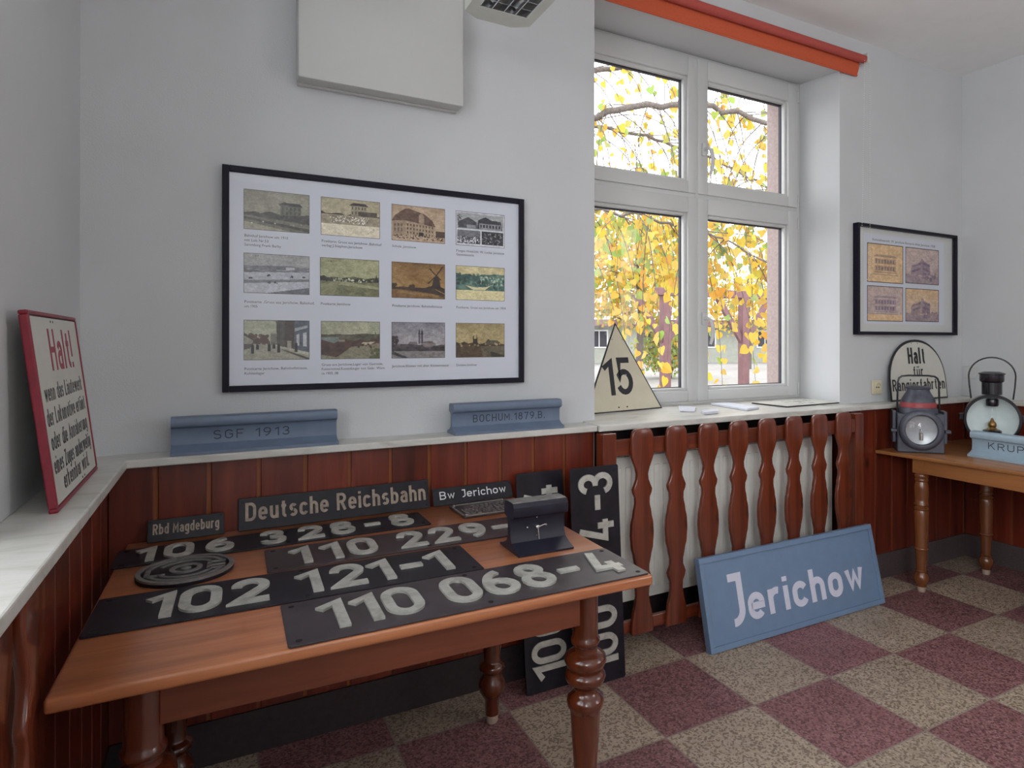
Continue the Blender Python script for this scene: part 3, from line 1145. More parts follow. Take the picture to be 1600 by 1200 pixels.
# cast roundel
rd = thing('cast_roundel', 'round cast roundel with raised rings lying between two number plates', 'sign', mat=basis((-.083, 2.004, TT + .0005), (1, -.02, 0), (.02, 1, 0)))
bm = B()
lathe(bm, [(.112, 0), (.113, .008), (.110, .0105)], seg=56)
obj('disc', bm, M['black_plate'], rd, smooth=40)


def annulus(bm, r0, r1, z0, z1, a0=0, a1=360, seg=48):
    full = abs(a1 - a0 - 360) < 1e-6
    n = seg
    rows = []
    for k in range(n + (0 if full else 1)):
        a = R(a0 + (a1 - a0) * k / n)
        c, s = math.cos(a), math.sin(a)
        rows.append([bm.verts.new((r * c, r * s, z)) for r, z in ((r0, z0), (r1, z0), (r1, z1), (r0, z1))])
    m = len(rows)
    for k in range(m if full else m - 1):
        p, q = rows[k], rows[(k + 1) % m]
        for i in range(4):
            j = (i + 1) % 4
            bm.faces.new((p[i], p[j], q[j], q[i]))
    if not full:
        bm.faces.new(rows[0])
        bm.faces.new(rows[-1][::-1])
    bmesh.ops.recalc_face_normals(bm, faces=bm.faces[:])


bm = B()
annulus(bm, .101, .112, .009, .0145)
obj('rim', bm, M['cast'], rd, smooth=40)
bm = B()
annulus(bm, .026, .038, .009, .014)
annulus(bm, .0, .013, .009, .014) if False else lathe(bm, [(.012, .009), (.012, .014), (.006, .016)], seg=24)
obj('hub', bm, M['cast'], rd, smooth=40)
bm = B()
annulus(bm, .083, .093, .009, .0135, 20, 165)
annulus(bm, .083, .093, .009, .0135, 195, 340)
annulus(bm, .062, .070, .009, .0135, 30, 150)
annulus(bm, .062, .070, .009, .0135, 205, 330)
box(bm, -.092, -.080, -.03, .03, .009, .0135, .001)
box(bm, -.092, -.045, -.034, -.024, .009, .0135, .001)
box(bm, .048, .060, -.032, .032, .009, .0135, .001)
for y in (-.032, -.006, .022):
    box(bm, .048, .092, y, y + .011, .009, .0135, .001)
obj('relief', bm, M['cast'], rd, smooth=40)

# ------------------------------------------------------------------ rail sections
RAIL = [(-.050, 0), (.050, 0), (.050, .010), (.022, .020), (.009, .030), (.0075, .045), (.0075, .074), (.011, .084), (.026, .090), (.029, .095), (.029, .112), (.025, .119), (.018, .122)]
RAILP = RAIL + [(-a, b) for a, b in reversed(RAIL) if a > 0 and not (b == 0)]


def rail_piece(name, label, m, L_, txt, mat, hs=1.0, tx=None, th=.022, tw=None, ty=.052, sw=.8):
    root = thing(name, label, 'rail', mat=m, group='painted rail pieces')
    bm = B()
    poly = [(a, b * hs) for a, b in RAILP[::-1]]
    prism(bm, poly, 0, L_, lambda a, b, c: (c, a, b))
    obj('rail_body', bm, mat, root, smooth=35)
    if txt:
        mm = Matrix(((1, 0, 0, tx), (0, 0, -1, -.0070), (0, 1, 0, ty * hs), (0, 0, 0, 1)))
        words(root, 'lettering', txt, 0, 0, th, 0, .0012, M['incised'], sw, 1.6, 4.0, tw, 'incised dark lettering', mm)
    return root


YR = 2.402
rail_piece('rail_section', 'blue-grey painted rail piece lettered SGF 1913 on the ledge at the left', basis((-.140, YR, ZS + .0005), (1, .012, 0), (-.012, 1, 0)), .494, 'SGF 1913', M['rail_blue'], .97, .116, .030, .226, .0415)
rail_piece('rail_section', 'blue-grey painted rail piece lettered BOCHUM.1879.B. on the ledge beside the window', basis((.772, YR, ZS + .0005), (1, 0, 0), (0, 1, 0)), .465, 'BOCHUM.1879.B.', M['rail_blue'], .97, .085, .030, .310, .0425)
rail_piece('rail_section', 'pale blue painted rail piece lettered KRUPP on the side table', basis((3.555, 2.004, TT + .0005), (-.035, -1, 0), (1, -.035, 0)), .80, 'KRUPP', M['rail_pale'], 1.10, .085, .036, .225, .043)

# rail cross-section with clock hands
ck = thing('rail_clock', 'dark rail section with steel clock hands standing on the table', 'clock', mat=basis((.738, 1.752, TT + .0005), (1, -.02, 0), (.02, 1, 0)))
CLK = [(-.074, 0), (.074, 0), (.075, .006), (.045, .014), (.020, .026), (.011, .042), (.010, .080), (.014, .094), (.034, .102), (.037, .108), (.037, .131), (.030, .141), (.015, .1445)]
CLKP = CLK + [(-a, b) for a, b in reversed(CLK) if a > 0 and b > .001] + [(-.075, .006)]
seen = []
for p in CLKP:
    if p not in seen:
        seen.append(p)
bm = B()
prism(bm, seen[::-1], 0, .176, lambda a, b, c: (c, a, b))
obj('rail_body', bm, M['clock'], ck, smooth=30)
bm = B()
box(bm, .001, .175, -.026, .026, .1405, .1452, .002)
obj('running_surface', bm, M['cast'], ck, label='worn bare running surface')
cx, cz, yy = .084, .064, -.0115
for nm, pts in (('hour_hand', [(cx, cz), (cx + .024, cz + .006)]), ('minute_hand', [(cx, cz), (cx + .004, cz - .036)])):
    bm = B()
    (x0, z0), (x1, z1) = pts
    tube(bm, [(x0, yy - .009, z0), (x1, yy - .009, z1)], .0018, 8)
    obj(nm, bm, M['bright'], ck, smooth=40)
bm = B()
lathe(bm, [(.0055, 0), (.0055, .010), (.003, .012)], (cx, yy + .001, cz), 16, Matrix.Rotation(R(90), 3, 'X'))
obj('hand_hub', bm, M['bright'], ck, smooth=40)
for dx, dz in ((0, .028), (-.030, 0), (.030, .001), (0, -.028)):
    bm = B()
    lathe(bm, [(.0032, 0), (.0032, .003), (.0015, .0045)], (cx + dx, yy + .002, cz + dz), 12, Matrix.Rotation(R(90), 3, 'X'))
    obj('hour_stud', bm, M['bright'], ck, smooth=40)

# ------------------------------------------------------------------ tables
LEGP = [(.022, .0), (.023, .03), (.026, .085), (.034, .098), (.046, .118), (.048, .135), (.044, .155), (.034, .17), (.034, .182), (.044, .190), (.046, .200), (.042, .210), (.032, .216),
        (.029, .222), (.031, .26), (.0365, .34), (.0395, .392), (.041, .402), (.0475, .412), (.049, .422), (.047, .432), (.038, .440), (.032, .446), (.030, .456), (.036, .466), (.049, .474), (.0535, .487),
        (.051, .497), (.043, .503), (.043, .507), (.050, .515), (.0555, .528), (.0535, .540), (.043, .548), (.032, .553), (.030, .562), (.034, .570), (.038, .576), (.0385, .584), (.034, .590), (.0335, .60), (.0335, .716)]


def leg(parent, x, y, prof, mat, foot=.030):
    bm = B()
    lathe(bm, [(r, z) for r, z in prof if z >= foot], (x, y, 0), 36)
    lg = obj('leg', bm, mat, parent, smooth=45)
    bm = B()
    lathe(bm, [(.017, 0), (.021, .006), (.021, foot)], (x, y, 0), 20)
    obj('foot', bm, M['foot'], lg, label='pale leg foot', smooth=45)
    return lg


tb = thing('table', 'orange-brown wooden table with turned red-brown legs, covered in number plates', 'table', (.372, 1.885, 0), (0, 0, R(-1.0)))
bm = B()
box(bm, -.632, .632, -.487, .487, .717, TT, .007, seg=3)
obj('table_top', bm, M['table_top'], tb, smooth=40)
bm = B()
box(bm, -.468, .452, -.432, -.410, .628, .7165, .002)
obj('apron', bm, M['apron'], tb)
bm = B()
box(bm, -.468, .452, .285, .305, .628, .7165, .002)
obj('apron', bm, M['apron'], tb)
for x in (-.495, .468):
    bm = B()
    box(bm, x - .011, x + .011, -.385, .255, .628, .7165, .002)
    obj('apron', bm, M['apron'], tb)
for x in (-.495, .468):
    for y in (-.412, .285):
        leg(tb, x, y, LEGP, M['leg'])

LEG2 = [(.023, 0), (.024, .03), (.027, .045), (.036, .062), (.0385, .075), (.036, .090), (.029, .102), (.026, .108), (.031, .113), (.026, .118), (.0265, .15), (.031, .225), (.032, .230), (.036, .234), (.036, .239), (.032, .243),
        (.033, .30), (.0365, .39), (.0375, .436), (.034, .445), (.039, .450), (.039, .458), (.033, .463), (.033, .470), (.039, .475), (.039, .482), (.034, .488), (.0345, .51), (.038, .55), (.037, .575), (.031, .600),
        (.036, .606), (.036, .614), (.031, .620), (.037, .627), (.037, .637), (.032, .645)]
st = thing('side_table', 'light brown wooden table with slender turned legs, carrying two lanterns', 'table', (0, 0, 0), (0, 0, 0))
bm = B()
mrot = 0.0
poly = [(3.252, 2.378), (4.125, 2.378), (4.125, .70), (3.345, .70)]
prism(bm, poly[::-1], TT - .020, TT, bev=.005)
obj('table_top', bm, M['table_top_y'], st, smooth=40)
for (xa, xb, ya, yb) in ((3.300, 3.320, .86, 2.120), (3.36, 3.88, 2.142, 2.160), (3.925, 3.945, .86, 2.10), (3.40, 3.88, .80, .82)):
    bm = B()
    box(bm, xa, xb, ya, yb, .648, .7245, .002)
    obj('apron', bm, M['apron_y'], st)
for x, y in ((3.330, 2.152), (3.909, 2.128), (3.36, .82), (3.92, .82)):
    lg = leg(st, x, y, LEG2, M['leg_b'])
    bm = B()
    box(bm, x - .032, x + .032, y - .032, y + .032, .645, .7245, .002)
    obj('leg_block', bm, M['apron_y'], lg)

# ------------------------------------------------------------------ signs
js = thing('station_sign', 'blue framed station sign lettered Jerichow in white, leaning on the slat screen', 'sign', mat=basis((1.852, 2.164, .001), (1, -.008, 0), (0, .088, .387)))
JL, JH = 1.160, .398
bm = B()
box(bm, .02, JL - .02, .02, JH - .02, -.018, .004)
obj('board', bm, M['sign_blue'], js)
bm = B()
for q in ((0, JL, 0, .024), (0, JL, JH - .024, JH), (0, .026, .024, JH - .024), (JL - .026, JL, .024, JH - .024)):
    box(bm, q[0], q[1], q[2], q[3], -.022, .013, .002)
obj('frame', bm, M['sign_blue'], js)
bm = B()
# tall J reaching below the line, as painted
k = .0292
sw = .034
stroke(bm, [(.150, .290), (.2135, .290), (.2135, .150)] + A(.163, .150, .0505, .052, 0, -95), sw, .0035, .0062)
x = .250
for ch, adv in (('e', 0), ('r', 0), ('i', 0), ('c', 0), ('h', 0), ('o', 0), ('w', 0)):
    pass
line(bm, 'erichow', .250, .0935, .150 / 5 * 7 * .72, .0035, .0062, 1.42, 1.0, 1.0, 3, .790)
bmesh.ops.recalc_face_normals(bm, faces=bm.faces[:])
obj('lettering', bm, M['white_letter'], js, smooth=35)

# warning board on the left ledge
hs_ = thing('warning_board', 'weathered cream warning board with red rim, headed Halt!, leaning on the left wall', 'sign', mat=basis((-.300, 1.690, ZS + .001), (-.012, 1, 0), (-.050, 0, .42)))
HL, HH = .535, .425
bm = B()
box(bm, .012, HL - .012, .012, HH - .012, -.004, .002)
obj('board', bm, M['offwhite'], hs_)
bm = B()
for q in ((0, HL, 0, .009), (0, HL, HH - .009, HH), (0, .012, .009, HH - .009), (HL - .009, HL, .009, HH - .009)):
    box(bm, q[0], q[1], q[2], q[3], -.012, .0045, .003)
obj('rim', bm, M['red_paint'], hs_, label='red rounded rim')
bm = B()
line(bm, 'Halt!', .165, .292, .096, .0012, .0027, 1.0, 1, 1.3, 3, .260)
bmesh.ops.recalc_face_normals(bm, faces=bm.faces[:])
obj('heading', bm, M['red_text'], hs_, label='red heading Halt!')
for txt, x, y, w in (('wenn das Läutewerk', .050, .228, .440), ('der Lokomotive ertönt', .040, .176, .455), ('oder die Annäherung', .046, .124, .440), ('eines Zuges anderweitig', .040, .074, .455), ('erkennbar wird.', .110, .030, .320)):
    words(hs_, 'lettering', txt, x, y, .038, .0012, .0026, M['black_paint'], .92, 1.3, 3, w)
for x, y in ((.215, .405), (.240, .405), (.32, .018), (.35, .018)):
    bm = B()
    disc(bm, x, y, .003, .001, .0026, 10)
    obj('screw_hole', bm, M['hole'], hs_)

# triangular 15 sign in the window
tr = thing('speed_sign', 'cream triangular sign with black rim and number 15, leaning in the window', 'sign', mat=basis((1.485, 2.618, ZS + .014), (1, .155, 0), (0, .080, .44)))
TW, TH = .512, .448
a_ = [(0, 0), (TW, 0), (TW / 2, TH)]
bm = B()
prism(bm, a_, -.003, .0)
obj('rim', bm, M['black_paint'], tr, label='black rim')
ins = [(.0125, .006), (TW - .0125, .006), (TW / 2, TH - .016)]
bm = B()
prism(bm, ins, -.001, .0015)
obj('face', bm, M['cream'], tr)
bm = B()
glyph(bm, '1', .128, .082, .186, .0012, .0025, 1.05, 1.0)
glyph(bm, '5', .218, .082, .186, .0012, .0025, 1.05, 1.0)
bmesh.ops.recalc_face_normals(bm, faces=bm.faces[:])
obj('numeral', bm, M['black_paint'], tr, smooth=35)
for x, y in ((.222, .360), (.290, .360), (.206, .180), (.285, .180), (.215, .022), (.270, .022)):
    bm = B()
    disc(bm, x, y, .004, .001, .0032, 10)
    obj('rivet', bm, M['bright'] if y > .1 else M['hole'], tr)

# arched sign on the right ledge
ar = thing('arched_sign', 'arched cream sign with black rim lettered Halt für Rangierfahrten', 'sign', mat=basis((3.466, 2.425, ZS + .001), (1, .0, 0), (0, .040, .37)))
AW, AH = .560, .372


def arch_poly(d):
    w, h = AW - 2 * d, AH - 2 * d
    pts = [(d, d), (AW - d, d)]
    for k in range(25):
        a = PI * k / 24
        pts.append((AW / 2 + w / 2 * (abs(math.cos(a)) ** .95) * (1 if math.cos(a) >= 0 else -1), d + .10 * h / AH * AH / .372 + (h - .10) * (math.sin(a) ** .9)))
    return pts


bm = B()
prism(bm, arch_poly(0), -.006, .0)
obj('rim', bm, M['black_paint'], ar, label='black rim')
bm = B()
prism(bm, arch_poly(.010), -.003, .0012)
obj('face', bm, M['offwhite'], ar)
for txt, x, y, h, w, sw in (('Halt', .192, .222, .100, .170, 1.15), ('für', .232, .145, .062, .098, 1.0), ('Rangierfahrten', .020, .060, .070, .520, 1.05)):
    bm = B()
    line(bm, txt, x, y, h, .001, .0024, sw, 1, 1.2, 3, w)
    bmesh.ops.recalc_face_normals(bm, faces=bm.faces[:])
    obj('lettering', bm, M['black_paint'], ar, smooth=35)
for x in (.24, .30):
    bm = B()
    disc(bm, x, .348, .003, .001, .002, 10)
    obj('screw_hole', bm, M['hole'], ar)

# things lying on the window board
ZW = ZS + .0025


def on_board(o):
    for q in o.data.vertices:
        q.co.z += (q.co.y - 2.335) * .038



def lie(name, label, cat, pts, th, mat, group=None):
    bm = B()
    prism(bm, pts, ZW, ZW + th, bev=min(.001, th * .3))
    o = obj(name, bm, mat, None, label, cat)
    on_board(o)
    return o


lie('leaflet', 'thin grey leaflet lying flat beside the triangular 15 sign', 'leaflet', [(1.985, 2.545), (2.045, 2.500), (2.150, 2.620), (2.090, 2.690)], .006, M['paper_sheet'])
lie('card_stack', 'small stack of pale cards nearest the ledge edge', 'cards', [(2.031, 2.415), (2.125, 2.422), (2.185, 2.492), (2.075, 2.490)], .012, M['paper_sheet'])
lie('brochure', 'lilac white brochure lying in the middle of the window board', 'brochure', [(2.331, 2.440), (2.446, 2.470), (2.425, 2.675), (2.312, 2.690)], .010, M['paper'])
fs = thing('enamel_sign', 'white sign with a black rim lying flat on the window board', 'sign', (0, 0, ZW))
bm = B()
Q = [(2.630, 2.455), (3.066, 2.472), (3.062, 2.640), (2.566, 2.648)]
prism(bm, Q, 0, .005)
obj('rim', bm, M['black_paint'], fs, label='black rim')
c_ = Vector((sum(p[0] for p in Q) / 4, sum(p[1] for p in Q) / 4))
Qi = [tuple(c_ + (Vector(p) - c_) * .965) for p in Q]
bm = B()
prism(bm, Qi, .004, .0062)
obj('face', bm, M['offwhite'], fs)
bm = B()
M['worn'] = plain('grey_worn_lettering', (0.30, 0.30, 0.31), .5)
words(fs, 'lettering', 'Halt', 2.76, 2.570, .05, .006, .0068, M['worn'], 1.0, 1, 3, .19)
words(fs, 'lettering', 'für', 2.80, 2.50, .042, .006, .0068, M['worn'], 1.0, 1, 3, .12)
for o_ in fs.children:
    on_board(o_)

# ------------------------------------------------------------------ framed pictures
NP = np


class Pic:
    """a small printed picture painted cell by cell, stored as colours on a fine grid"""

    def __init__(s, w, h, top, bot, seed=1, grain=.05):
        s.w, s.h = w, h
        yy, xx = NP.mgrid[0:h, 0:w]
        s.x = (xx + .5) / w
        s.y = 1 - (yy + .5) / h
        s.rng = NP.random.RandomState(seed)
        k = s.y[..., None]
        s.a = NP.array(top) * k + NP.array(bot) * (1 - k)
        s.clouds(.05)
        s.grain = grain

    def noise(s, n):
        g = s.rng.rand(n + 2, n + 2)
        fx, fy = s.x * n, s.y * n
        ix, iy = fx.astype(int), fy.astype(int)
        tx, ty = fx - ix, fy - iy
        return (g[iy, ix] * (1 - tx) + g[iy, ix + 1] * tx) * (1 - ty) + (g[iy + 1, ix] * (1 - tx) + g[iy + 1, ix + 1] * tx) * ty

    def clouds(s, amt):
        s.a = s.a + ((s.noise(4) + s.noise(9) * .5) / 1.5 - .5)[..., None] * 2 * amt

    def poly(s, pts, c, alpha=1.0):
        ins = NP.zeros(s.x.shape, bool)
        n = len(pts)
        for i in range(n):
            (x0, y0), (x1, y1) = pts[i], pts[(i + 1) % n]
            if y0 == y1:
                continue
            hit = ((y0 > s.y) != (y1 > s.y)) & (s.x < (x1 - x0) * (s.y - y0) / (y1 - y0) + x0)
            ins ^= hit
        s.a[ins] = s.a[ins] * (1 - alpha) + NP.array(c) * alpha

    def rect(s, x0, x1, y0, y1, c, alpha=1.0):
        m = (s.x >= x0) & (s.x < x1) & (s.y >= y0) & (s.y < y1)
        s.a[m] = s.a[m] * (1 - alpha) + NP.array(c) * alpha

    def below(s, base, amp, n, c, c2=None, lo=0.0):
        """fill below a ragged skyline"""
        g = s.rng.rand(n + 2)
        f = s.x * n
        i = f.astype(int)
        t_ = f - i
        sky = base + amp * ((g[i] * (1 - t_) + g[i + 1] * t_) - .5) * 2
        m = (s.y < sky) & (s.y >= lo)
        col = NP.array(c) if c2 is None else NP.array(c) + (NP.array(c2) - NP.array(c)) * s.noise(14)[..., None][m]
        s.a[m] = col

    def blobs(s, n, x0, x1, y0, y1, r, c, alpha=.9):
        for _ in range(n):
            cx, cy = s.rng.uniform(x0, x1), s.rng.uniform(y0, y1)
            rr = r * s.rng.uniform(.6, 1.3)
            m = ((s.x - cx) / rr) ** 2 + ((s.y - cy) / (rr * s.w / s.h)) ** 2 < 1
            s.a[m] = s.a[m] * (1 - alpha) + NP.array(c) * alpha * s.rng.uniform(.8, 1.2)

    def done(s):
        a = s.a + (s.rng.rand(s.h, s.w, 1) - .5) * 2 * s.grain + ((s.noise(34) + s.noise(17)) - 1)[..., None] * .085
        a = .54 + (a - .52) * 1.3
        b = 1
        for sl in (NP.s_[:b, :], NP.s_[-b:, :], NP.s_[:, :b], NP.s_[:, -b:]):
            a[sl] = (.12, .12, .13)
        return NP.clip(a, 0, 1)


def print_mesh(name, pic, x0, x1, z0, z1, y, parent, label=None):
    a = pic.done()
    h, w, _ = a.shape
    lin = NP.where(a <= .04045, a / 12.92, ((a + .055) / 1.055) ** 2.4)
    xs = NP.linspace(x0, x1, w + 1)
    zs = NP.linspace(z1, z0, h + 1)
    X, Z = NP.meshgrid(xs, zs)
    V = NP.stack([X.ravel(), NP.full(X.size, y), Z.ravel()], 1)
    i, j = NP.mgrid[0:h, 0:w]
    q = i * (w + 1) + j
    F = NP.stack([q, q + w + 1, q + w + 2, q + 1], -1).reshape(-1, 4)
    me = bpy.data.meshes.new(name)
    me.from_pydata(V.tolist(), [], F.tolist())
    at = me.color_attributes.new('Col', 'FLOAT_COLOR', 'CORNER')
    c = NP.repeat(NP.concatenate([lin.reshape(-1, 3), NP.ones((h * w, 1))], 1), 4, axis=0)
    at.data.foreach_set('color', c.astype(NP.float32).ravel())
    me.materials.append(M['print'])
    o = bpy.data.objects.new(name, me)
    COL.objects.link(o)
    o.parent = parent
    if label:
        o['label'] = label
    return o


W_, H_ = 138, 92


def building(p, x0, x1, y0, y1, wall, roof, win, eave=.02, rows=2, cols=4, pitch=.08):
    p.rect(x0, x1, y0, y1, wall)
    p.poly([(x0 - eave, y1), (x1 + eave, y1), (x1 - .03, y1 + pitch), (x0 + .03, y1 + pitch)], roof)
    for r in range(rows):
        for c in range(cols):
            cx = x0 + (c + .5) * (x1 - x0) / cols
            cy = y0 + (r + .5) * (y1 - y0) / rows
            p.rect(cx - .011, cx + .011, cy - .035, cy + .035, win)


def pic1():
    p = Pic(W_, H_, (.56, .55, .50), (.60, .59, .53), 11)
    p.below(.45, .03, 12, (.27, .26, .25), (.38, .37, .35))
    building(p, .55, .87, .42, .66, (.42, .41, .38), (.27, .26, .26), (.30, .29, .28), .03, 2, 5)
    p.rect(.55, .68, .66, .70, (.42, .41, .38))
    p.poly([(.50, .68), (.73, .68), (.62, .76)], (.25, .24, .24))
    p.poly([(.0, .36), (1, .22), (1, 0), (0, 0)], (.46, .45, .41))
    p.poly([(0, .32), (1, .10), (1, .02), (0, .27)], (.33, .31, .30))
    p.poly([(0, .20), (.75, .0), (0, 0)], (.62, .60, .54))
    p.blobs(5, .1, .9, .12, .26, .012, (.72, .71, .66))
    p.blobs(10, .5, .9, .34, .40, .018, (.22, .21, .21))
    return p


def pic2():
    p = Pic(W_, H_, (.66, .63, .54), (.72, .69, .60), 12)
    p.below(.60, .05, 12, (.25, .22, .20), (.36, .33, .28))
    p.rect(0, 1, 0, .56, (.62, .58, .50))
    building(p, .50, .77, .58, .84, (.60, .57, .50), (.28, .25, .24), (.38, .35, .32), .03, 2, 5, .07)
    p.rect(.62, .95, .56, .70, (.34, .31, .29))
    p.below(.54, .02, 8, (.52, .49, .43), (.66, .62, .54))
    p.blobs(120, .15, .8, .36, .54, .010, (.84, .82, .76))
    p.blobs(80, .15, .8, .36, .54, .008, (.42, .38, .34))
    p.rect(0, 1, 0, .31, (.82, .79, .72))
    p.blobs(50, .1, .95, .08, .24, .006, (.70, .67, .61))
    return p


def pic3():
    p = Pic(W_, H_, (.68, .60, .52), (.74, .67, .58), 13)
    p.rect(.82, 1, .10, .34, (.36, .29, .25))
    p.rect(0, 1, 0, .16, (.70, .62, .54))
    p.poly([(.02, .12), (.25, .14), (.25, .58), (.02, .54)], (.60, .53, .46))
    p.poly([(.25, .14), (.80, .14), (.80, .46), (.25, .58)], (.64, .57, .49))
    p.poly([(0, .54), (.25, .58), (.82, .45), (.76, .62), (.60, .80), (.30, .92), (.22, .88), (.06, .70)], (.42, .34, .30))
    p.poly([(.50, .52), (.60, .50), (.60, .74), (.55, .82), (.50, .74)], (.62, .55, .48))
    for r in range(3):
        for c in range(9):
            x = .28 + c * .058
            y = .22 + r * .11 - c * .006
            p.rect(x, x + .022, y, y + .06, (.34, .28, .26))
    for c in range(3):
        p.rect(.05 + c * .06, .075 + c * .06, .26, .36, (.42, .36, .33))
        p.rect(.05 + c * .06, .075 + c * .06, .40, .48, (.42, .36, .33))
    p.rect(.50, .58, .17, .27, (.18, .15, .14))
    p.blobs(90, .04, .96, .07, .18, .011, (.27, .22, .21))
    p.blobs(50, .04, .96, .07, .18, .008, (.76, .68, .60))
    return p


def pic4():
    p = Pic(W_, H_, (.74, .75, .77), (.74, .75, .77), 14)
    p.rect(.03, .97, .50, .96, (.62, .63, .64))
    p.poly([(.05, .52), (.05, .70), (.25, .84), (.42, .70), (.42, .52)], (.34, .34, .36))
    p.poly([(.42, .52), (.45, .78), (.60, .88), (.72, .80), (.92, .78), (.95, .52)], (.30, .30, .32))
    p.rect(.47, .93, .52, .68, (.55, .55, .57))
    for c in range(7):
        p.rect(.49 + c * .064, .52 + c * .064, .56, .65, (.20, .20, .22))
    p.rect(.22, .40, .53, .62, (.58, .58, .60))
    p.blobs(24, .03, .12, .6, .9, .01, (.24, .24, .26))
    p.rect(.03, .49, .06, .46, (.48, .48, .50))
    p.below(.26, .04, 14, (.22, .22, .24), (.42, .42, .44), .06)
    p.rect(.52, .97, .06, .46, (.26, .26, .28))
    p.blobs(70, .04, .48, .08, .26, .012, (.74, .74, .76))
    p.blobs(60, .53, .96, .08, .40, .012, (.52, .52, .54))
    p.rect(.49, .52, 0, .5, (.76, .77, .79))
    p.rect(0, 1, .46, .50, (.76, .77, .79))
    p.rect(0, 1, 0, .06, (.76, .77, .79))
    p.rect(0, .03, 0, 1, (.76, .77, .79))
    p.rect(.97, 1, 0, 1, (.76, .77, .79))
    return p


def pic5():
    p = Pic(W_, H_, (.60, .60, .60), (.66, .66, .67), 15)
    p.below(.70, .015, 7, (.42, .42, .44), (.52, .52, .54))
    p.rect(.63, .77, .61, .69, (.70, .70, .71))
    p.rect(0, 1, .44, .61, (.62, .63, .65))
    p.below(.61, .02, 14, (.36, .36, .38), (.56, .56, .58))
    p.poly([(0, .52), (1, .58), (1, .30), (0, .28)], (.66, .67, .70))
    p.poly([(0, .32), (1, .40), (1, .32), (0, .24)], (.47, .48, .50))
    p.poly([(0, .24), (1, .34), (1, .12), (.3, .0), (0, .0)], (.68, .69, .72))
    p.poly([(.3, .0), (1, .18), (1, 0)], (.42, .43, .46))
    for x, y in ((.37, .44), (.72, .42), (.92, .42), (.10, .37), (.48, .26), (.38, .27)):
        p.blobs(4, x - .02, x + .02, y, y + .03, .014, (.28, .28, .30))
    p.blobs(18, .05, .45, .92, .955, .005, (.45, .45, .46))
    return p


def pic6():
    p = Pic(W_, H_, (.60, .60, .48), (.66, .66, .53), 16)
    p.below(.50, .035, 16, (.22, .22, .17), (.42, .42, .33))
    p.rect(0, 1, 0, .38, (.42, .42, .33))
    p.below(.38, .02, 8, (.40, .40, .31), (.52, .52, .40))
    p.poly([(0, .30), (.34, .42), (.22, .0), (0, 0)], (.52, .52, .41))
    p.poly([(.34, .40), (1, .26), (1, .20), (.3, .30)], (.58, .58, .46))
    p.blobs(26, .15, .95, .38, .46, .016, (.74, .74, .64))
    p.blobs(40, .1, .98, .38, .47, .012, (.16, .16, .13))
    p.poly([(.93, .44), (.945, .60), (.955, .60), (.97, .44)], (.20, .20, .17))
    p.blobs(14, .1, .28, .88, .93, .006, (.44, .38, .28))
    return p


def pic7():
    p = Pic(W_, H_, (.52, .41, .26), (.66, .54, .36), 17)
    p.clouds(.06)
    p.below(.30, .02, 6, (.27, .20, .13), (.36, .27, .18))
    p.poly([(0, .26), (.75, .16), (1, .02), (1, 0), (0, 0)], (.50, .39, .25))
    p.poly([(.1, .22), (.9, .10), (.85, .05), (.1, .14)], (.56, .45, .30))
    p.poly([(.35, .26), (.62, .31), (.82, .40), (1, .30), (1, .10), (.45, .20)], (.26, .19, .13))
    p.poly([(.74, .32), (.79, .62), (.86, .66), (.89, .60), (.92, .30)], (.22, .16, .11))
    for (xa, ya, xb, yb, w) in ((.83, .66, .70, .86, .012), (.83, .66, .96, .94, .012), (.83, .66, .68, .44, .012), (.83, .66, .93, .54, .010)):
        p.poly([(xa - w, ya), (xa + w, ya), (xb + w * 1.6, yb), (xb - w * 1.6, yb)], (.25, .18, .12))
    p.blobs(20, .33, .42, .26, .36, .025, (.28, .21, .14))
    p.blobs(20, .0, .08, .26, .38, .02, (.24, .18, .12))
    p.blobs(14, .2, .28, .26, .30, .018, (.30, .22, .15))
    p.poly([(.82, .28), (1, .16), (1, .13), (.82, .26)], (.62, .50, .35))
    return p


def pic8():
    p = Pic(W_, H_, (.74, .70, .56), (.80, .76, .62), 18)
    p.below(.74, .05, 12, (.28, .38, .36), (.46, .55, .50))
    p.blobs(90, 0, .6, .45, .76, .03, (.26, .36, .34), .7)
    p.blobs(70, .5, 1, .45, .70, .018, (.62, .68, .62), .8)
    p.blobs(40, .5, 1, .34, .66, .022, (.26, .38, .36), .7)
    p.poly([(.18, .44), (.36, .30), (.58, .30), (.72, .46), (.60, .40), (.40, .38)], (.78, .76, .62))
    p.rect(0, 1, 0, .29, (.80, .77, .62))
    p.rect(.84, .87, .66, .80, (.48, .56, .52))
    return p


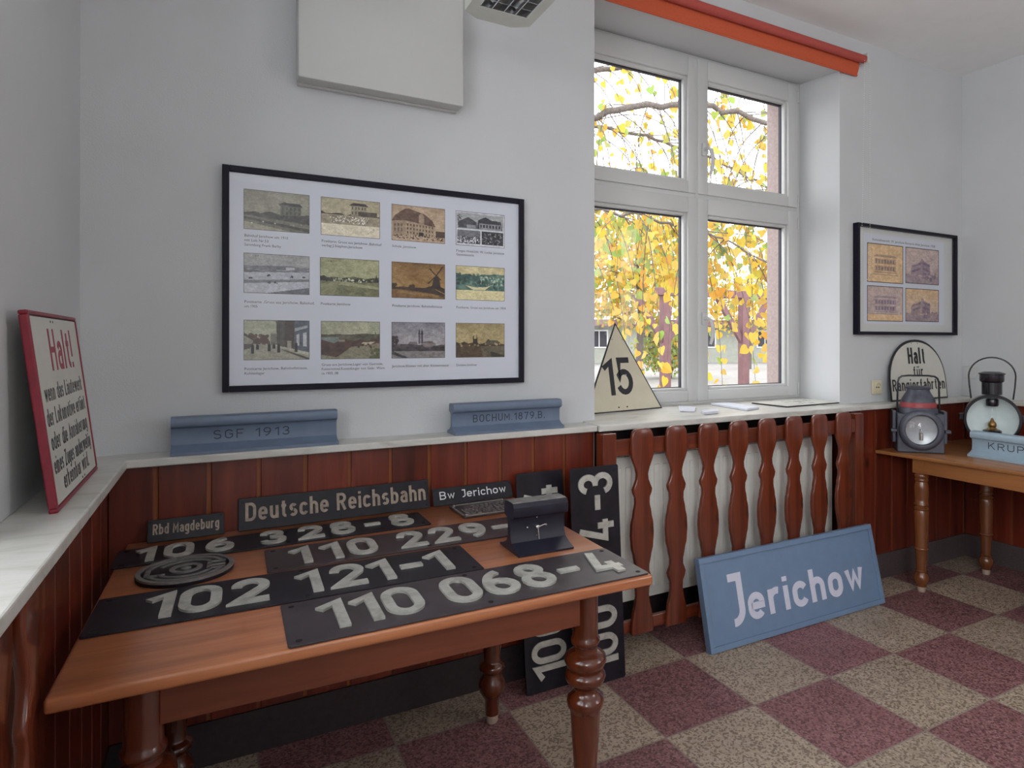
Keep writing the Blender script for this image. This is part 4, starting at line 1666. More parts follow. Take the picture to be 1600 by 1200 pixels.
def pic9():
    p = Pic(W_, H_, (.62, .63, .56), (.68, .68, .60), 19)
    p.blobs(50, .08, .36, .42, .62, .035, (.33, .25, .22), .85)
    p.poly([(0, .68), (.14, .50), (.14, .40), (0, .34)], (.58, .57, .52))
    p.poly([(0, .70), (.16, .50), (.14, .49), (0, .62)], (.30, .29, .27))
    p.poly([(0, .40), (.2, .40), (.2, .32), (0, .26)], (.34, .33, .31))
    p.rect(.40, .50, .38, .66, (.44, .43, .40))
    p.poly([(.48, .98), (.64, 1), (.64, .28), (.50, .34)], (.36, .35, .32))
    p.poly([(.62, 1), (.78, 1), (.78, .26), (.62, .30)], (.29, .25, .23))
    p.poly([(.76, 1), (1, 1), (1, .16), (.76, .28)], (.36, .38, .42))
    p.poly([(.77, .72), (.97, .82), (.97, .88), (.77, .80)], (.62, .63, .64))
    p.poly([(.80, .36), (.84, .36), (.84, .66), (.80, .64)], (.70, .71, .72))
    p.poly([(.90, .34), (.96, .33), (.96, .70), (.90, .68)], (.70, .71, .72))
    p.rect(.65, .72, .28, .48, (.56, .55, .51))
    for k in range(5):
        p.rect(.50 + k * .028, .512 + k * .028, .44, .9, (.26, .25, .23))
    p.poly([(.14, .40), (.52, .36), (1, .10), (1, 0), (0, 0), (0, .10)], (.60, .59, .54))
    p.poly([(.50, .34), (1, .10), (1, .18), (.62, .32)], (.66, .65, .60))
    p.poly([(.55, .26), (.96, .0), (1, 0), (1, .04), (.58, .27)], (.36, .35, .33))
    for x, y, h in ((.13, .16, .22), (.38, .22, .17), (.52, .18, .22), (.45, .28, .10), (.20, .26, .12), (.79, .2, .22)):
        p.rect(x - .022, x + .022, y, y + h, (.16, .15, .15))
        p.rect(x - .010, x + .010, y + h, y + h + .04, (.30, .27, .25))
    return p


def pic10():
    p = Pic(W_, H_, (.60, .60, .52), (.68, .67, .60), 20)
    p.below(.66, .02, 8, (.30, .29, .24), (.40, .38, .32))
    p.rect(0, .3, .42, .58, (.46, .50, .48))
    p.below(.48, .06, 9, (.27, .19, .16), (.37, .28, .23))
    p.poly([(.5, .32), (1, .42), (1, 0), (.2, 0), (.35, .14)], (.52, .50, .43))
    p.poly([(.62, .34), (.86, .40), (.92, .46), (.70, .44)], (.70, .66, .58))
    p.poly([(0, .12), (.3, .04), (.2, 0), (0, 0)], (.50, .49, .42))
    p.blobs(16, .84, 1, .02, .24, .03, (.34, .36, .24))
    p.rect(.30, .40, .46, .51, (.56, .54, .48))
    p.blobs(16, .6, .9, .28, .40, .016, (.30, .23, .2))
    p.rect(.91, .925, .66, .72, (.34, .33, .28))
    return p


def pic11():
    p = Pic(W_, H_, (.50, .49, .52), (.68, .66, .66), 21)
    p.clouds(.07)
    p.below(.38, .04, 12, (.27, .25, .27), (.38, .35, .36))
    p.rect(.49, .53, .40, .66, (.38, .36, .38))
    p.rect(.54, .58, .40, .66, (.33, .31, .34))
    p.poly([(.485, .66), (.535, .66), (.51, .82)], (.26, .25, .29))
    p.poly([(.535, .66), (.585, .66), (.56, .82)], (.24, .23, .27))
    p.poly([(.30, .40), (.34, .46), (.46, .46), (.48, .36)], (.44, .41, .41))
    p.poly([(.57, .46), (.76, .47), (.80, .36), (.57, .36)], (.42, .37, .37))
    p.rect(.58, .82, .32, .42, (.50, .47, .46))
    p.blobs(26, 0, .10, .24, .58, .03, (.27, .22, .24))
    p.below(.30, .05, 14, (.23, .21, .23), (.36, .32, .34))
    p.rect(0, 1, 0, .20, (.52, .50, .50))
    p.clouds(.03)
    p.poly([(.02, .20), (.30, .02), (.22, .0), (0, .12)], (.28, .27, .29))
    return p


def pic12():
    p = Pic(W_, H_, (.60, .55, .42), (.72, .66, .50), 22)
    p.below(.42, .04, 12, (.26, .20, .14), (.38, .31, .22))
    p.poly([(.34, .40), (.34, .60), (.36, .66), (.365, .54), (.41, .54), (.415, .68), (.43, .60), (.44, .40)], (.28, .22, .16))
    p.poly([(.58, .38), (.63, .50), (.66, .54), (.70, .50), (.84, .50), (.90, .44), (.92, .38)], (.36, .34, .29))
    p.rect(0, 1, 0, .34, (.34, .28, .20))
    p.blobs(12, .08, .9, .34, .40, .02, (.62, .56, .44))
    p.poly([(.5, .33), (1, .33), (1, 0), (.55, 0)], (.40, .37, .31))
    p.poly([(.70, .18), (1, .04), (1, 0), (.72, 0)], (.26, .22, .17))
    return p


FX, FZ = 0.001, 1.190
FW, FH = 1.103, .765
fp = thing('picture_frame', 'large black framed sheet of twelve captioned postcards left of the window', 'picture', (FX, DW, FZ))


def frame_parts(root, w, h, bw, depth, paper_mat):
    bm = B()
    ring_frame(bm, 0, w, 0, h, bw, bw, bw, bw, -depth, -.001, .002)
    obj('frame', bm, M['frame'], root)
    bm = B()
    box(bm, bw - .004, w - bw + .004, -.010, -.004, bw - .004, h - bw + .004)
    obj('paper', bm, paper_mat, root)
    bm = B()
    box(bm, bw - .003, w - bw + .003, -.0155, -.0140, bw - .003, h - bw + .003)
    obj('glass', bm, M['pic_glass'], root)


frame_parts(fp, FW, FH, .021, .024, M['paper'])
cx_ = [(.064, .272), (.310, .517), (.560, .767), (.811, 1.019)]
rz_ = [(.555, .692), (.337, .474), (.107, .245)]
names = ['grey photograph of a station house beside tracks', 'sepia photograph of a station with a crowd', 'sepia photograph of a large school building', 'card of three black and white views',
         'pale photograph of fields in snow', 'green tinted view of a distant village', 'brown photograph of a windmill', 'green and cream town view',
         'grey photograph of a village street', 'brown view over fields', 'grey photograph of a twin-towered church', 'sepia skyline with low dark ground']
caps = [('Bahnhof Jerichow um 1910', 'mit Lok Nr.53', 'Sammlung Frank Barby'), ('Postkarte Gruss aus Jerichow ,Bahnhof', 'verlag J.Stephan,Jerichow'), ('Schule ,Jerichow',),
        ('Poeges Hotel,Inh: W. Lucke, Jerichow', 'Gesamtansicht'), ('Postkarte ,Gruss aus Jerichow, Bahnhof,', 'um 1905'), ('Postkarte Jerichow',), ('Postkarte Jerichow, Bahnhofstrasse',),
        ('Postkarte, Gruss aus Jerichow um 1904',), ('Postkarte Jerichow, Bahnhofstrasse,', 'Kohlenlager'), ('Gruss aus Jerichow,Lager von Getreide,', 'Futtermittel,Kunstdünger von Gebr. Ware', 'ca 1905_08'),
        ('Jerichow,Kloster mit alter Klostermauer',), ('Domäne Jerichow',)]
pf = [pic1, pic2, pic3, pic4, pic5, pic6, pic7, pic8, pic9, pic10, pic11, pic12]
for k in range(12):
    r, c = divmod(k, 4)
    x0, x1 = cx_[c]
    z0, z1 = rz_[r]
    if k == 5:
        x0, x1 = .307, .514
    print_mesh('postcard_print', pf[k](), x0, x1, z0, z1, -.0108, fp, names[k])
    bm = B()
    for q, tx in enumerate(caps[k]):
        drop = .026 if r == 0 else (.034 if r == 1 else .034)
        if k == 9:
            drop = .024
        wd = len(tx) * .0057
        type_mesh(bm, tx, x0 + .002, z0 - drop - q * .0155, .0132, -.0106, min(wd, .235))
    obj('caption', bm, M['ink'], fp, label='small printed caption')

# small picture on the right
PX, PZ = 3.190, 1.402
PW, PH = .972, .645
sp_ = thing('picture_frame', 'smaller black framed picture of four tinted building drawings, right of the window', 'picture', (PX, DW, PZ))
bm = B()
ring_frame(bm, 0, PW, 0, PH, .018, .018, .018, .018, -.038, -.001, .002)
obj('frame', bm, M['frame'], sp_)
bm = B()
box(bm, .014, PW - .014, -.010, -.004, .014, PH - .014)
obj('mount_board', bm, M['mount'], sp_)
bm = B()
box(bm, .085, .865, -.0108, -.0095, .065, .595)
obj('paper', bm, M['paper'], sp_)
bm = B()
box(bm, .015, PW - .015, -.028, -.0266, .015, PH - .015)
obj('glass', bm, M['pic_glass'], sp_)


def draw_front(seed, top, ink, low=None):
    p = Pic(64, 50, top, top, seed, .03)
    if low:
        p.rect(0, 1, 0, .2, low)
    for y0, y1 in ((.30, .44), (.48, .62)):
        p.rect(.20, .80, y0, y1, ink, .35)
        for k in range(7):
            p.rect(.23 + k * .08, .27 + k * .08, y0 + .03, y1 - .02, ink, .8)
    p.poly([(.18, .66), (.82, .66), (.76, .72), (.24, .72)], ink, .5)
    p.rect(.18, .82, .27, .29, ink, .7)
    p.rect(.14, .86, .20, .215, ink, .5)
    return p


def draw_corner(seed, top, bot, ink):
    p = Pic(64, 50, top, bot, seed, .03)
    p.poly([(.15, .42), (.48, .66), (.48, .24), (.15, .24)], ink, .45)
    p.poly([(.48, .66), (.74, .56), (.74, .26), (.48, .24)], ink, .65)
    for y in (.30, .44):
        p.poly([(.18, y), (.46, y + .10), (.46, y + .17), (.18, y + .06)], ink, .7)
        p.poly([(.52, y + .10), (.72, y + .05), (.72, y + .10), (.52, y + .17)], ink, .8)
    p.poly([(0, .26), (.5, .22), (1, .24), (1, .0), (0, .0)], ink, .45)
    p.blobs(16, .5, .95, .12, .32, .03, ink, .5)
    p.poly([(.46, .66), (.48, .74), (.56, .64)], ink, .7)
    return p


OCH, MAU, INK = (.80, .69, .55), (.71, .64, .62), (.47, .41, .48)
print_mesh('drawing_print', draw_front(31, OCH, (.50, .42, .42)), .112, .448, .310, .541, -.0112, sp_, 'ochre front view drawing')
print_mesh('drawing_print', draw_corner(32, MAU, MAU, INK), .470, .810, .318, .541, -.0112, sp_, 'mauve corner view drawing')
print_mesh('drawing_print', draw_front(33, MAU, INK, OCH), .112, .446, .080, .290, -.0112, sp_, 'mauve and ochre front view drawing')
print_mesh('drawing_print', draw_corner(34, OCH, MAU, INK), .470, .810, .083, .288, -.0112, sp_, 'ochre and mauve corner view drawing')
bm = B()
type_mesh(bm, 'Kolonialwarenh. W. Jerichow Bismarck Allee Jerichow 1928', .160, .556, .020, -.0112, .61)
obj('caption', bm, M['ink'], sp_, label='old style printed heading')

# ------------------------------------------------------------------ lanterns on the side table
fn = Vector((-.73, -.683, 0)).normalized()
rt = Vector((-fn.y, fn.x, 0))
rt = -rt if rt.y > 0 else rt
m1 = Matrix((rt, Vector((0, 0, 1)), fn)).transposed().to_4x4()
m1.translation = Vector((3.375, 2.185, TT + .0005))
ln = thing('signal_lantern', 'grey signal lantern with a red band and square body', 'lantern', mat=m1)


def LB(*a, **k):
    return box(B(), *a, **k)


# local: x right, y up, z towards the viewer
bm = B()
box(bm, -.118, .118, 0, .215, -.15, 0, .006)
obj('body', bm, M['lantern'], ln)
for s in (-1, 1):
    bm = B()
    box(bm, min(s * .119, s * .138), max(s * .119, s * .138), .050, .228, -.12, -.03, .004)
    obj('side_bracket', bm, M['lantern'], ln)
    bm = B()
    box(bm, min(s * .120, s * .150), max(s * .120, s * .150), .112, .128, -.03, .008, .003)
    obj('hinge', bm, M['lantern'], ln)


def lathe_z(prof, cx, cy, seg=40):
    """profile revolved about the local z axis"""
    return lathe(B(), prof, (cx, cy, 0), seg)


def lathe_y(prof, cx, cz, seg=36):
    return lathe(B(), [(r, h) for r, h in prof], (cx, 0, cz), seg, Matrix(((1, 0, 0), (0, 0, 1), (0, -1, 0))))


bm = B()
pr = [(.112, .0), (.112, .022), (.106, .030), (.094, .034), (.084, .033), (.080, .024), (.080, .012)]
lathe(bm, pr, (0, .128, 0), 44, closed=False)
obj('lens_ring', bm, M['lantern'], ln, smooth=40)
bm = B()
lathe(bm, [(.081, .012), (.060, .006), (.03, .003), (.004, .002)], (0, .128, 0), 40, closed=False)
obj('reflector', bm, M['reflector_grey'], ln, label='dull silver reflector', smooth=60)
bm = B()
lathe(bm, [(.0801, .020), (.055, .032), (.03, .037), (.004, .039)], (0, .128, 0), 40, closed=False)
obj('lens', bm, M['pic_glass'], ln, smooth=60)
bm = B()
lathe(bm, [(.010, .072), (.010, .110), (.004, .116), (.0025, .135)], (0, 0, .014), 14, Matrix(((1, 0, 0), (0, 0, 1), (0, -1, 0))))
obj('burner', bm, M['bright'], ln, label='small steel burner', smooth=40)
obj('dome', lathe_y([(.100, .205), (.100, .235), (.092, .246), (.088, .262), (.086, .29), (.070, .318), (.060, .335), (.058, .350)], 0, -.075), M['lantern'], ln, smooth=40)
obj('band', lathe_y([(.091, .247), (.0925, .249), (.0905, .273), (.088, .276)], 0, -.075), plain('red_band_paint', (.33, .05, .055), .45), ln, label='red painted band', smooth=40)
obj('cap', lathe_y([(.058, .348), (.066, .352), (.067, .360), (.060, .364)], 0, -.075), M['lantern'], ln, smooth=40)
bm = B()
hp = [(-.108, .21, -.075), (-.106, .30, -.075), (-.104, .385, -.075), (-.098, .408, -.075), (-.083, .420, -.075), (-.05, .424, -.075), (.05, .424, -.075), (.083, .420, -.075), (.098, .408, -.075), (.104, .385, -.075), (.106, .30, -.075), (.108, .21, -.075)]
tube(bm, hp, .0052, 10)
obj('carrying_handle', bm, M['lantern_black'], ln, smooth=40)

fn = Vector((-.86, -.50, 0)).normalized()
rt = Vector((0, 0, 1)).cross(fn)
m2 = Matrix((rt, Vector((0, 0, 1)), fn)).transposed().to_4x4()
m2.translation = Vector((3.735, 2.000, TT + .0005))
lb = thing('oil_lantern', 'black round oil lantern with white reflector and brass burner', 'lantern', mat=m2)
CY = .182
bm = B()
lathe(bm, [(.134, -.14), (.136, -.13), (.136, -.012), (.139, -.006), (.139, .012), (.136, .016), (.125, .016), (.123, .010), (.123, -.01)], (0, CY, 0), 52, closed=False)
lathe(bm, [(.004, -.14), (.134, -.14)], (0, CY, 0), 52, closed=False)
obj('drum', bm, M['lantern_black'], lb, smooth=40)
bm = B()
lathe(bm, [(.004, -.085), (.05, -.078), (.09, -.058), (.112, -.030), (.1235, -.008)], (0, CY, 0), 48, closed=False)
obj('reflector', bm, M['reflector'], lb, label='white enamel reflector', smooth=60)
bm = B()
box(bm, -.09, .09, 0, .045, -.13, -.01, .006)
obj('base', bm, M['lantern_black'], lb)
obj('burner', lathe_y([(.034, .090), (.036, .095), (.036, .120), (.024, .130), (.018, .138), (.022, .146), (.020, .160), (.010, .172), (.006, .185)], 0, -.030, 24), M['brass'], lb, label='brass burner', smooth=40)
obj('burner_gallery', lathe_y([(.040, .075), (.046, .085), (.046, .118), (.036, .124)], 0, -.034, 24), M['lantern_black'], lb, smooth=40)
obj('glass_chimney', lathe_y([(.014, .175), (.020, .20), (.018, .225), (.013, .262)], 0, -.030, 20), M['pic_glass'], lb, smooth=50)
obj('smoke_hood', lathe_y([(.027, .255), (.031, .262), (.031, .290), (.027, .298)], 0, -.030, 24), M['lantern_black'], lb, smooth=40)
obj('chimney', lathe_y([(.050, .318), (.050, .385), (.058, .390), (.060, .396), (.060, .428), (.066, .432), (.066, .437), (.040, .446)], 0, -.07, 36), M['lantern_black'], lb, smooth=40)
for s in (-1, 1):
    bm = B()
    box(bm, min(s * .135, s * .160), max(s * .135, s * .160), CY - .012, CY + .025, -.06, -.02, .004)
    obj('side_lug', bm, M['lantern_black'], lb)
bm = B()
hp = [(-.100, .292, -.07), (-.108, .36, -.07), (-.112, .42, -.07)] + [(-.112 * math.cos(a), .42 + .106 * math.sin(a), -.07) for a in [PI * k / 16 for k in range(1, 16)]] + [(.112, .42, -.07), (.108, .36, -.07), (.100, .292, -.07)]
tube(bm, hp, .0042, 10)
obj('carrying_handle', bm, M['lantern_black'], lb, smooth=40)

# ------------------------------------------------------------------ wall fittings
so = thing('wall_socket', 'ivory power socket on the wall beside the arched sign', 'socket', (3.395, DW, 1.012))
bm = B()
box(bm, -.042, .042, -.012, -.0005, .036, .120, .004)
obj('cover', bm, M['socket'], so)
bm = B()
lathe(bm, [(.029, .010), (.029, .020), (.026, .021), (.0235, .020), (.0235, .0122)], (0, 0, .078), 28, Matrix(((1, 0, 0), (0, 0, -1), (0, 1, 0))))
obj('socket_well', bm, M['socket'], so, smooth=40)
for s in (-.0095, .0095):
    bm = B()
    lathe(bm, [(.004, .012), (.004, .0152)], (s, 0, .078), 10, Matrix(((1, 0, 0), (0, 0, -1), (0, 1, 0))))
    obj('pin_hole', bm, M['hole'], so)

bm = B()
box(bm, XR - .012, XR - .0005, 2.385, 2.465, 1.118, 1.20, .003)
obj('blank_plate', bm, M['panel'], None, 'small white blank plate on the right wall, behind the oil lantern', 'plate')

bp = thing('wall_panel', 'white box panel mounted high on the wall above the postcard picture', 'panel', (.228, DW, 2.27))
bm = B()
box(bm, 0, .590, -.088, -.022, 0, .80, .008)
obj('panel_body', bm, M['panel'], bp, smooth=40)
bm = B()
box(bm, .004, .586, -.0225, -.0005, -.004, .796, .004)
obj('back_plate', bm, M['panel'], bp)

rb = thing('roller_blind', 'orange roller blind rolled up above the window', 'blind', (0, 0, 0))
bm = B()
tube(bm, [(1.36, 2.424, 2.978), (3.215, 2.424, 2.978)], .022, 24)
obj('roller', bm, plain('rolled_blind_fabric', (0.44, 0.075, 0.06), .8, vary=.06, scale=90), rb, label='duller rolled-up fabric', smooth=40)
bm = B()
prism(bm, [(2.4445, 2.980), (2.4470, 2.980), (2.4545, 2.93), (2.466, 2.902), (2.4625, 2.900), (2.450, 2.930)], 1.375, 3.205, lambda a, b, c: (c, a, b))
obj('fabric', bm, M['orange'], rb, smooth=60)
bm = B()
tube(bm, [(1.375, 2.464, 2.898), (3.205, 2.464, 2.898)], .006, 10)
obj('bottom_bar', bm, M['orange'], rb, smooth=40)
for x in (1.352, 3.223):
    bm = B()
    box(bm, x - .006, x + .006, 2.40, DW - .0005, 2.955, 3.010, .002)
    obj('wall_bracket', bm, M['pvc'], rb)
bm = B()
zs = [2.965 - k * .0125 for k in range(98)]
pts = [(3.236, 2.40, z) for z in zs]
pts += [(3.230 - .035 * (1 - math.cos(a)), 2.40, 1.745 - .035 * math.sin(a)) for a in [PI * k / 9 for k in range(10)]]
pts += [(3.160 + .03 * k / 98, 2.40, 1.745 + k * .0125) for k in range(98)]
for p in pts:
    bmesh.ops.create_icosphere(bm, subdivisions=1, radius=.0026, matrix=Matrix.Translation(p))
obj('bead_chain', bm, M['bead'], rb, label='white bead pull chain', kind='stuff')

# hanging louvre lamp
lp = thing('ceiling_lamp', 'hanging fluorescent lamp with a shiny louvre, above the picture at the top edge', 'lamp', (.843, 1.50, 2.50))
bm = B()
poly = []
for cx, cy, a0 in ((.075, .06, 0), (-.075, .06, 90)):
    poly += A(cx, cy, .055, .045, a0, a0 + 90, 5)
poly = [(.118, 0), (.130, .012)] + [(a, b) for a, b in poly] + [(-.130, .012), (-.118, 0)]
prism(bm, [(a, b) for a, b in poly], -.60, .60, lambda a, b, c: (a, c, b + .022), bev=.004)
obj('housing', bm, M['lamp_body'], lp, smooth=40)
bm = B()
ring = [(-.125, -.60), (-.06, -.632), (.06, -.632), (.125, -.60), (.125, .60), (.06, .640), (-.06, .640), (-.125, .60)]
inn = [(-.092, -.55), (.092, -.55), (.092, .55), (-.092, .55)]
for q in ((-.128, -.092, -.6, .6), (.092, .128, -.6, .6)):
    box(bm, q[0], q[1], -.55, .55, -.012, .022)
prism(bm, [(-.128, .55), (.128, .55), (.128, .60), (.07, .635), (-.07, .635), (-.128, .60)], -.012, .030)
prism(bm, [(-.128, -.60), (-.07, -.635), (.07, -.635), (.128, -.60), (.128, -.55), (-.128, -.55)], -.012, .030)
obj('rim', bm, M['lamp_body'], lp)
bm = B()
for x in (-.091, -.046, 0, .045, .089):
    box(bm, x, x + .003, -.55, .55, -.010, .020)
for k in range(23):
    y = -.55 + k * .05
    box(bm, -.09, .09, y - .001, y + .001, -.010, .018)
obj('louvre', bm, M['louvre'], lp)
for x in (-.045, .045):
    bm = B()
    tube(bm, [(x, -.54, .014), (x, .54, .014)], .008, 12)
    obj('tube', bm, M['tube'], lp, smooth=40)
for y in (-.45, .45):
    bm = B()
    tube(bm, [(0, y, .12), (0, y, ZC - 2.50)], .003, 6)
    obj('suspension_wire', bm, M['bright'], lp)
lp.scale = (.94, 1, 1)

# ------------------------------------------------------------------ outdoors
bm = B()
v_ = [bm.verts.new(p) for p in ((-30, YO + .02, -.06), (90, YO + .02, -.06), (90, 90, -.06), (-30, 90, -.06))]
bm.faces.new(v_)
obj('ground', bm, M['ground'], kind='structure')

hb = thing('house', 'low house with a pale roof and dark eaves beam, seen beyond the yellow leaves', 'house', (30.0, 33.0, -.06), (0, 0, R(-20)))
bm = B()
box(bm, -14, 14, 0, 7, 0, 2.75)
obj('wall', bm, M['plaster_out'], hb)
bm = B()
prism(bm, [(-1.0, 2.85), (3.5, 4.9), (8, 2.85), (8, 2.75), (3.5, 4.7), (-1.0, 2.72)], -14.8, 14.8, lambda a, b, c: (c, a, b))
obj('roof', bm, M['roof_out'], hb)
bm = B()
box(bm, -14.8, 14.8, -1.05, -.85, 2.45, 2.85)
obj('eaves_beam', bm, M['beam_out'], hb, label='dark red eaves beam')
for x in (-9, -5.2, -1.6, 2.5, 6, 10):
    bm = B()
    ring_frame(bm, x - .6, x + .6, 1.0, 2.2, .09, .09, .09, .09, -.06, .02)
    box(bm, x - .03, x + .03, -.05, .02, 1.0, 2.2)
    fr = obj('window', bm, M['pvc'], hb)
    bm = B()
    box(bm, x - .55, x + .55, -.02, -.01, 1.05, 2.15)
    obj('pane', bm, M['gasket'], fr)

sh = thing('shelter', 'open timber shelter of red-brown braced posts, outside beyond the tree', 'shelter', (11.2, 12.0, -.06), (0, 0, R(-4)), None)
for x in (-2.15, .15, 2.9, 5.6):
    bm = B()
    box(bm, x - .10, x + .10, -.10, .10, 0, 2.55, .008)
    po = obj('post', bm, M['beam_out'], sh)
    bm = B()
    for s in (-1, 1):
        prism(bm, [(x + s * .08, 1.35), (x + s * .08, 1.58), (x + s * .72, 2.50), (x + s * .88, 2.50)], -.05, .05, lambda a, b, c: (a, c, b))
    obj('brace', bm, M['beam_out'], po)
bm = B()
box(bm, -2.4, 6.4, -.09, .09, 2.50, 2.68, .01)
obj('beam', bm, M['beam_out'], sh)

def colour_mesh(name, V, F, C, mat, parent, kind=None, label=None):
    me = bpy.data.meshes.new(name)
    me.from_pydata(V, [], F)
    at = me.color_attributes.new('Col', 'FLOAT_COLOR', 'CORNER')
    c = []
    for f, col in zip(F, C):
        c += [(*col, 1)] * len(f)
    at.data.foreach_set('color', NP.array(c, NP.float32).ravel())
    me.materials.append(mat)
    o = bpy.data.objects.new(name, me)
    COL.objects.link(o)
    o.parent = parent
    return props(o, label, kind=kind)


LEAF = [(0, 0), (.30, -.10), (.52, .08), (.52, .36), (.30, .70), (0, 1.0), (-.30, .70), (-.52, .36), (-.52, .08), (-.30, -.10)]


class Leaves:
    def __init__(s, seed):
        s.V, s.F, s.C = [], [], []
        s.r = random.Random(seed)

    def add(s, p, size, col, down=.75):
        r = s.r
        d = Vector((r.gauss(0, .5), r.gauss(0, .5), -down - r.random() * .4)).normalized()
        side = d.cross(Vector((r.gauss(0, 1), r.gauss(0, 1), r.gauss(0, .4))))
        if side.length < 1e-3:
            return
        side.normalize()
        nrm = side.cross(d)
        fold = r.uniform(.05, .35)
        i0 = len(s.V)
        for a, b in LEAF:
            s.V.append(tuple(Vector(p) + size * (side * a + d * b + nrm * (abs(a) * fold - .12 * b * b))))
        s.F.append((i0, i0 + 1, i0 + 2, i0 + 3, i0 + 4, i0 + 5))
        s.F.append((i0, i0 + 5, i0 + 6, i0 + 7, i0 + 8, i0 + 9))
        s.C += [col, col]


def leaf_col(r, green=.2):
    k = r.random()
    if k < green:
        return (r.uniform(.24, .36), r.uniform(.31, .40), r.uniform(.07, .14))
    if k > .88:
        return (r.uniform(.52, .60), r.uniform(.27, .34), r.uniform(.04, .07))
    return (r.uniform(.52, .64), r.uniform(.37, .46), r.uniform(.05, .12))


def curve(pts, n=14):
    """smooth path through control points"""
    P = [Vector(p) for p in pts]
    P = [P[0] * 2 - P[1]] + P + [P[-1] * 2 - P[-2]]
    out = []
    for i in range(1, len(P) - 2):
        for k in range(n):
            t_ = k / n
            a, b, c, d = P[i - 1], P[i], P[i + 1], P[i + 2]
            out.append(.5 * ((2 * b) + (c - a) * t_ + (2 * a - 5 * b + 4 * c - d) * t_ ** 2 + (3 * b - a - 3 * c + d) * t_ ** 3))
    out.append(P[-2])
    return out


# near tree: trunk beside the house, limbs reaching across the window, weeping twigs
near = thing('tree', 'yellow-leaved tree close outside the window with long hanging twigs', 'tree', (2.6, 8.4, -.06))
O = Vector((2.6, 8.4, -.06))
tw = random.Random(41)
bm = B()
trunk = curve([(0, 0, 0), (.05, -.05, 1.6), (-.03, -.1, 3.2), (.1, 0, 5.2), (.0, .1, 7.0)], 8)
tube(bm, trunk, [.24 - .16 * k / (len(trunk) - 1) for k in range(len(trunk))], 14)
obj('trunk', bm, M['bark'], near, smooth=60)
limbs = [
    ([(0, -.1, 3.3), (1.0, -1.3, 4.05), (2.2, -2.3, 4.25), (3.6, -2.8, 3.95), (5.0, -3.0, 3.5)], .055),
    ([(0, 0, 3.0), (1.2, -.9, 3.55), (2.6, -1.6, 3.45), (4.0, -2.2, 3.35), (5.4, -2.4, 2.9)], .040),
    ([(.05, 0, 4.3), (1.4, -1.0, 4.9), (2.8, -1.8, 5.0), (4.4, -2.0, 4.6), (5.8, -2.0, 3.9)], .045),
    ([(.05, 0, 2.6), (1.0, -1.5, 3.0), (1.9, -2.6, 2.75), (2.9, -3.2, 2.25)], .026),
    ([(.05, 0, 3.7), (1.6, -.5, 4.4), (3.4, -.8, 4.3), (5.2, -1.0, 3.8)], .040),
]
lv = Leaves(7)
twb = B()
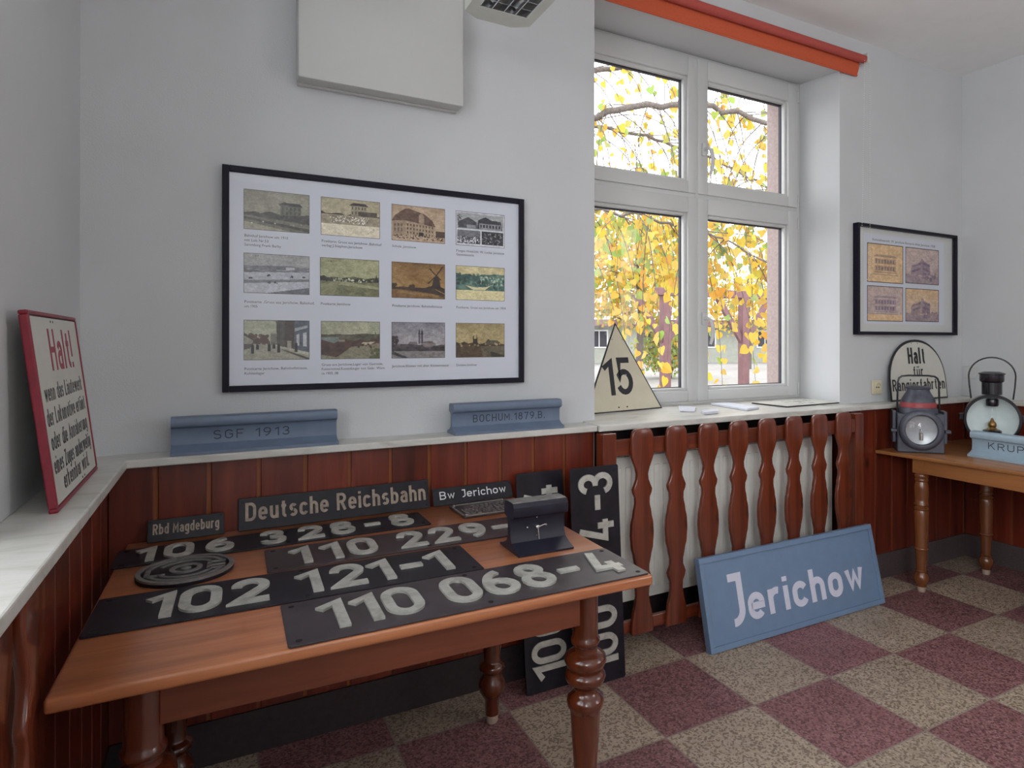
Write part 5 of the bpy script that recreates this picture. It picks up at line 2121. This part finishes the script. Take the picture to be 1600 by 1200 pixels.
for pts, rad in limbs:
    cv = curve(pts, 12)
    cv = [p + Vector((tw.gauss(0, .015), tw.gauss(0, .015), tw.gauss(0, .02))) for p in cv]
    n = len(cv)
    bm = B()
    tube(bm, cv, [rad * (1 - .72 * k / (n - 1)) for k in range(n)], 8)
    obj('branch', bm, M['bark'], near, smooth=60)
    for k in range(n // 4, n, 1):
        for _ in range(1 if tw.random() < .35 else 2):
            p0 = cv[k]
            L_ = tw.uniform(.5, 2.2)
            dx, dy = tw.gauss(.28, .35), tw.gauss(-.05, .30)
            if k < n * .45:
                L_ *= 1.15
            if tw.random() < .35:
                pp = [p0, p0 + Vector((dx * 1.2, dy, .05)), p0 + Vector((dx * 2.2, dy * 1.6, -.25 * L_)), p0 + Vector((dx * 2.7, dy * 2, -.7 * L_))]
            else:
                pp = [p0, p0 + Vector((dx * .5, dy * .5, -.16 * L_)), p0 + Vector((dx * .9, dy * .9, -.55 * L_)), p0 + Vector((dx * 1.05, dy * 1.05, -L_))]
            tc_ = curve(pp, 6)
            tube(twb, tc_, [.0075 * (1 - .7 * q / (len(tc_) - 1)) for q in range(len(tc_))], 5, cap=False)
            for q in range(2, len(tc_)):
                frac = q / len(tc_)
                hgt = (tc_[q] + O).z
                dens = .20 if hgt > 2.9 else .52
                for _ in range(2):
                    if tw.random() < dens * (.5 + frac * .6):
                        lp_ = tc_[q] + Vector((tw.gauss(0, .035), tw.gauss(0, .035), tw.gauss(0, .03)))
                        lv.add(lp_, tw.uniform(.065, .120), leaf_col(tw, .24 if hgt > 2.3 else .12))
obj('twigs', twb, M['bark'], near, kind='stuff', smooth=60)
colour_mesh('foliage', lv.V, lv.F, lv.C, M['leaf'], near, label='yellow and green autumn leaves', kind='stuff')


def far_tree(label, x, y, h, cz, rx, rz, n, size, green, seed, name='tree'):
    root = thing(name, label, 'tree', (x, y, -.06))
    r = random.Random(seed)
    bm = B()
    tk = curve([(0, 0, 0), (.08, 0, h * .35), (-.05, .05, h * .7), (0, 0, h * .95)], 6)
    tube(bm, tk, [.16 * (1 - .8 * k / (len(tk) - 1)) for k in range(len(tk))], 10)
    for k in range(26):
        a, q = r.uniform(0, 2 * PI), r.uniform(.3, .9)
        p0 = tk[int(q * (len(tk) - 1))]
        e = p0 + Vector((math.cos(a) * rx * .8, math.sin(a) * rx * .8, r.uniform(.1, rz * .5)))
        tube(bm, curve([p0, (p0 + e) / 2 + Vector((0, 0, .2)), e], 5), .022, 5)
    obj('trunk', bm, M['bark'], root, smooth=60)
    L = Leaves(seed + 1)
    for k in range(n):
        while True:
            q = Vector((r.uniform(-1, 1), r.uniform(-1, 1), r.uniform(-1, 1)))
            if q.length < 1 and q.length > .35 * r.random():
                break
        p = Vector((q.x * rx, q.y * rx, cz + q.z * rz))
        p += Vector((r.gauss(0, .12), r.gauss(0, .12), r.gauss(0, .12)))
        L.add(p, size * r.uniform(.7, 1.3), leaf_col(r, green))
    colour_mesh('foliage', L.V, L.F, L.C, M['leaf'], root, kind='stuff')
    return root


far_tree('dense yellow tree farther off, behind the left window lights', 13.4, 19.6, 6.6, 4.2, 2.7, 2.3, 5200, .14, .25, 61)
far_tree('yellow bushy tree seen through the lower right window light', 24.0, 25.0, 5.2, 3.4, 2.2, 1.7, 1800, .13, .15, 71)
far_tree('low green bush against the house wall', 15.2, 20.2, 1.8, 1.1, 1.3, .9, 1500, .11, .85, 81, 'bush')
